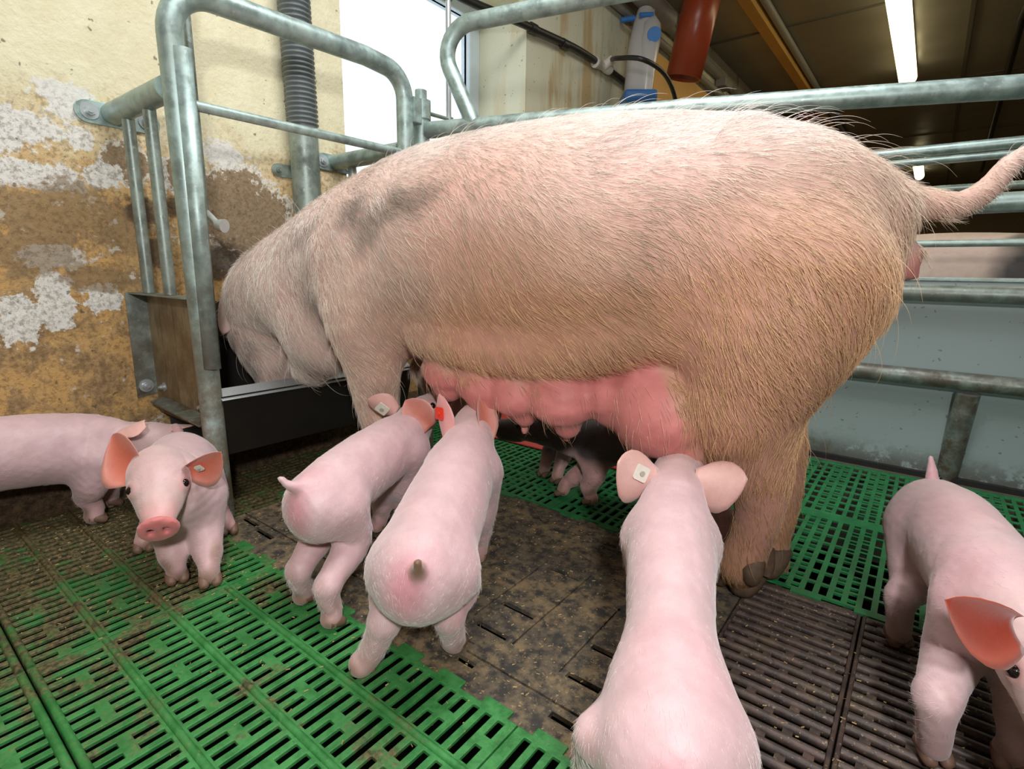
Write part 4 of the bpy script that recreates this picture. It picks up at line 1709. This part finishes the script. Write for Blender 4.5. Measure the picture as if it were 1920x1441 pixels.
def sow_keep(P, Nn):
    s, t, z, ud, fl, lg = sow_zone(P)
    k = np.where(ud > .5, .06, 1.0)
    k *= np.where(Nn @ ET < -.35, .12, 1.0)
    k *= np.where(np.linalg.norm(P - Sp(1702, 508, 0), axis=1) < .035, .03, 1)
    k *= np.where((Nn[:, 2] < -.75) & (z < .45) & (z > .25), .3, 1)
    return k


def sow_len(P, Nn):
    s, t, z = st(P)
    L = np.where(z > .70, .030, .034)
    L = np.where(z < .25, .022, L)
    L = np.where(s < -.06, .016, L)
    return L


bo = bristles('bristle_coat', sme, sow, 160000, sow_len, .00030, sow_flow, sow_hcol, sow_keep, np.random.default_rng(2), 5, lambda P: np.where((P[:, 2] > .70) & (st(P)[0] < .42), .032, .004))
bo['kind'] = 'stuff'

# ------------------------------------------------------------------ piglets
def fz(x, y):
    return depth(onZ(x, y))


def rel(x, y, d):
    return at(x, y, d)


# P1: at the left wall, side on
piglet('pink piglet standing side-on at the left edge by the stained wall',
       [((-1.430, .02, .184), .066, .072), ((-1.430, .10, .188), .066, .073), ((-1.425, .20, .187), .067, .075), (at(160, 838, 1.17), .066, .074), (at(232, 835, 1.19), .050, .058)],
       [(at(268, 828, 1.215), .045, .046), (at(300, 828, 1.235), .042, .042), (at(335, 845, 1.25), .030, .032), (at(372, 866, 1.26), .022, .022)],
       [('f', -1, onZ(184, 978), at(166, 928, 1.175)), ('f', 1, onZ(212, 948), None), ('h', -1, (-1.385, .02, 0), None), ('h', 1, (-1.470, .035, 0), None)],
       [dict(base=at(272, 790, 1.15), tip=at(218, 812, 1.13), face=(-.1, .3, -1), w=.033, cup=.35, inner=(.50, .18, .12)),
        dict(base=at(300, 797, 1.25), tip=at(366, 797, 1.25), face=(0, -.2, -1), w=.026, cup=.5, inner=(.50, .18, .12))],
       [(-1.43, -.05, .215), (-1.43, -.068, .22), (-1.425, -.075, .235)], 1.12)

# P2: facing the camera
piglet('pink piglet facing the camera with a red snout, standing before the crate post',
       [(at(338, 862, 1.17), .062, .062), (at(340, 872, 1.11), .066, .064), (at(344, 900, 1.05), .063, .066), (at(346, 925, .99), .060, .064), (at(334, 905, .96), .050, .052)],
       [(at(304, 882, .955), .050, .047), (at(300, 903, .922), .048, .046), (at(299, 944, .888), .035, .034), (at(298, 970, .866), .0252, .0215)],
       [('f', -1, onZ(333, 1090), None), ('f', 1, onZ(395, 1096), None), ('h', -1, onZ(272, 1032), None), ('h', 1, onZ(428, 1000), None)],
       [dict(base=at(268, 882, .93), tip=at(196, 838, .925), face=(.75, -.35, -.12), w=.046, cup=.45, skew=-.34, asym=.22, inner=(.74, .16, .085)),
        dict(base=at(352, 876, .93), tip=at(426, 862, .93), face=(.75, -.1, -.25), w=.036, cup=.55, skew=.30, asym=-.25, inner=(.74, .16, .085), tag=(.32, 1, 'white', .0065))],
       [at(336, 815, 1.22), at(330, 800, 1.235), at(322, 803, 1.24)], 1.05)

# P3: suckling, rear view, curled tail
piglet('pink suckling piglet with a curled tail, left of the pair at the front teats',
       [(at(598, 948, .855), .054, .062), (at(640, 908, .91), .055, .062), (at(695, 866, .99), .056, .062), (at(742, 832, 1.06), .054, .058), (at(768, 806, 1.10), .043, .047)],
       [(at(778, 790, 1.125), .041, .041), (at(792, 775, 1.14), .038, .037), (at(812, 757, 1.155), .027, .027), (at(828, 743, 1.165), .021, .020)],
       [('h', 1, onZ(572, 1128), None), ('h', -1, onZ(626, 1172), None), ('f', -1, onZ(752, 985), None), ('f', 1, onZ(710, 995), None)],
       [dict(base=at(742, 775, 1.11), tip=at(690, 748, 1.10), face=(-.2, .9, .2), w=.032, cup=.4, tag=(.45, -1, 'white', .0125)),
        dict(base=at(808, 800, 1.07), tip=at(760, 750, 1.06), face=(.75, -.65, -.1), w=.036, cup=.5, inner=(.55, .17, .12))],
       [at(578, 905, .83), at(560, 912, .81), at(540, 908, .80), at(526, 897, .795)], 1.0)

# P4: suckling, rear view in the centre
h1, h2 = at(722, 1162, .735), at(842, 1150, .75)
piglet('pink suckling piglet seen from behind, with red ear tag and short brown tail',
       [(at(784, 1075, .70), .062, .066), (at(806, 1020, .765), .066, .068), (at(838, 945, .86), .066, .069), (at(866, 875, .955), .060, .064), (at(880, 832, 1.00), .047, .052)],
       [(at(886, 808, 1.03), .043, .043), (at(894, 790, 1.05), .039, .039), (at(908, 772, 1.07), .028, .028), (at(922, 760, 1.08), .022, .021)],
       [('h', 1, onZ(682, 1258), h1), ('h', -1, onZ(852, 1214), h2), ('f', -1, onZ(896, 1050), None), ('f', 1, onZ(812, 1040), None)],
       [dict(base=at(838, 832, .985), tip=at(824, 738, .985), face=(.1, .95, .1), w=.026, cup=.35, tag=(.62, -1, 'red', .0115), inner=(.6, .2, .15), outer=(.80, .38, .38)),
        dict(base=at(908, 828, 1.0), tip=at(903, 737, .99), face=(.9, -.15, .1), w=.026, cup=.75, inner=(.58, .17, .11))],
       [at(783, 1062, .665), at(784, 1072, .642), at(783, 1054, .628)], 1.12, tailcol=(.22, .12, .07))

# P7: foreground
piglet('large foreground piglet seen from behind, with white tag in its left ear',
       [(onZ(1256, 1405, .150), .066, .064), (onZ(1255, 1310, .160), .062, .062), (onZ(1256, 1180, .172), .049, .058), (onZ(1258, 1010, .203), .060, .062), (at(1262, 948, .79), .048, .053)],
       [(at(1266, 908, .835), .041, .043), (at(1270, 885, .86), .037, .038), (at(1281, 858, .885), .027, .027), (at(1287, 843, .905), .021, .020)],
       [('h', 1, onZ(1098, 1480), at(1112, 1376, .49), .80), ('h', -1, onZ(1385, 1560), None), ('f', -1, onZ(1300, 1140), None), ('f', 1, onZ(1212, 1150), None)],
       [dict(base=at(1232, 893, .80), tip=at(1150, 874, .775), face=(-.45, .85, -.25), w=.042, cup=.3, skew=.10, asym=-.38, tag=(.42, -1, 'white', .0115), curl=.1, outer=(.82, .52, .48)),
        dict(base=at(1303, 893, .80), tip=at(1400, 908, .775), face=(-.75, .6, -.3), w=.041, cup=.35, curl=.12, skew=-.10, asym=.38, outer=(.82, .50, .46))],
       [onZ(1256, 1470, .15), onZ(1258, 1500, .13), onZ(1262, 1505, .12)], 1.0)

# P8: right edge
piglet('pink piglet at the right edge turning towards the camera, with an orange-red ear',
       [(at(1752, 975, .845), .060, .066), (at(1785, 1000, .79), .062, .067), (at(1830, 1060, .71), .061, .066), (at(1876, 1120, .635), .060, .065), (at(1912, 1165, .59), .051, .055)],
       [(at(1945, 1195, .565), .048, .048), (at(1965, 1245, .545), .046, .046), (at(1990, 1330, .515), .033, .034), (at(2010, 1420, .49), .0235, .023)],
       [('h', -1, onZ(1683, 1206), at(1690, 1120, .80)), ('h', 1, onZ(1790, 1130), None), ('f', -1, onZ(1748, 1424), at(1758, 1310, .60)), ('f', 1, onZ(1892, 1440), None)],
       [dict(base=at(1900, 1165, .535), tip=at(1764, 1162, .52), face=(.1, -.95, .1), w=.034, cup=.6, skew=-.24, asym=.32, inner=(.38, .035, .012), outer=(.68, .22, .16)),
        dict(base=at(2010, 1170, .55), tip=at(2100, 1130, .56), face=(.1, -.95, .1), w=.031, cup=.45, inner=(.62, .10, .045))],
       [at(1748, 905, .885), at(1747, 880, .90), at(1745, 858, .905)], 1.02)

# P5, P6: dark piglets on the far side
DK = (.075, .062, .062)
y5 = 1.135
piglet('dark grey piglet with pink legs suckling on the far side under the sow',
       [((-.335, y5, .200), .054, .058), ((-.40, y5, .200), .056, .058), ((-.50, y5, .188), .056, .057), ((-.585, y5 - .005, .158), .055, .060), ((-.655, y5 - .01, .155), .046, .050)],
       [((-.715, y5 - .015, .160), .043, .043), ((-.765, y5 - .02, .160), .039, .038), ((-.835, y5 - .03, .152), .028, .028), ((-.890, y5 - .035, .145), .022, .021)],
       [('f', 1, onZ(1105, 945), None), ('f', -1, onZ(1052, 928), None), ('h', 1, onZ(1358, 1030), None), ('h', -1, (-.34, 1.17, 0), None)],
       [dict(base=(-.715, y5 - .05, .185), tip=(-.69, y5 - .085, .225), face=(-.6, -.6, .2), w=.03, inner=DK, outer=DK), dict(base=(-.715, y5 + .02, .185), tip=(-.69, y5 + .065, .225), face=(-.6, .6, .2), w=.03, inner=DK, outer=DK)],
       [(-.285, y5, .225), (-.262, y5, .215), (-.25, y5 + .01, .20)], 1.0, group='dark piglets behind the sow', dark=DK, tint=(.62, .36, .34), headtint=DK, hoofmat=HOOFM)
piglet('dark piglet half hidden beyond the dark grey one, only its thin legs showing',
       [((-.735, 1.50, .18), .052, .058), ((-.74, 1.44, .184), .053, .060), ((-.75, 1.36, .186), .053, .060), ((-.76, 1.27, .188), .051, .057), ((-.77, 1.21, .21), .042, .046)],
       [((-.775, 1.17, .235), .039, .039), ((-.78, 1.14, .25), .036, .036), ((-.785, 1.10, .265), .026, .026), ((-.79, 1.07, .275), .020, .020)],
       [('f', -1, onZ(1018, 893), None), ('f', 1, onZ(1042, 905), None), ('h', -1, (-.77, 1.48, .008), None), ('h', 1, (-.70, 1.48, .008), None)],
       [dict(base=(-.81, 1.17, .265), tip=(-.85, 1.19, .31), face=(-.3, -.8, .2), w=.03, inner=DK, outer=DK), dict(base=(-.745, 1.17, .265), tip=(-.70, 1.19, .31), face=(.3, -.8, .2), w=.03, inner=DK, outer=DK)],
       [(-.73, 1.555, .2), (-.73, 1.575, .19), (-.73, 1.58, .175)], .95, group='dark piglets behind the sow', dark=DK, tint=(.5, .30, .28), headtint=DK, darkz=.05)

# ------------------------------------------------------------------ sow in the next pen
ns = empty('sow', (.25, 2.35, 0), 'white sow with a dark patch standing in the next pen beyond the grey panel', 'sow', None)
Bn = Body(.018)
Y2 = 2.36
Bn.loft([(-.35, Y2, .50), (-.25, Y2, .50), (0, Y2, .50), (.35, Y2, .49), (.7, Y2, .48), (.95, Y2, .50)], [(.12, .13), (.19, .19), (.22, .22), (.22, .215), (.21, .205), (.14, .15)], .04, m=24)
Bn.loft([(-.30, Y2, .48), (-.52, Y2 - .02, .42), (-.68, Y2 - .03, .32), (-.76, Y2 - .03, .26)], [.14, .12, .075, .06], .05, m=12)
for x_ in (-.2, .8):
    for s_ in (-.11, .11):
        Bn.loft([(x_, Y2 + s_, .40), (x_ + .01, Y2 + s_, .22), (x_, Y2 + s_, .02)], [.10, .05, .036], .04, m=10)
Bn.loft([(1.02, Y2, .55), (1.08, Y2, .50), (1.09, Y2, .42)], [.02, .015, .012], .02)


def nscol(V, Nn):
    C = np.tile(np.array((.66, .52, .44)), (len(V), 1)).astype(float)
    f = np.clip((V[:, 0] - .13 + .05 * wob(V, 14, 3)) / .04, 0, 1)
    return mixc(C, (.05, .045, .045), f)


nsm = Bn.mesh('neighbour_body', nscol)
link('body', nsm, SOWSKIN, ns)
for s_ in (-.11, .11):
    me, fr = ear_mesh((-.50, Y2 - .02 + s_ * .7, .53), (-.62, Y2 - .02 + s_ * 1.3, .50), (-.2, 0, -1), .06, .4, .05, 0, .006)
    link('ear', me, SOWSKIN, ns)
for x_ in (-.2, .8):
    for s_ in (-.11, .11):
        claws(ns, (x_, Y2 + s_, 0), (-1, 0, 0), .024, DHOOFM, .06, .8)
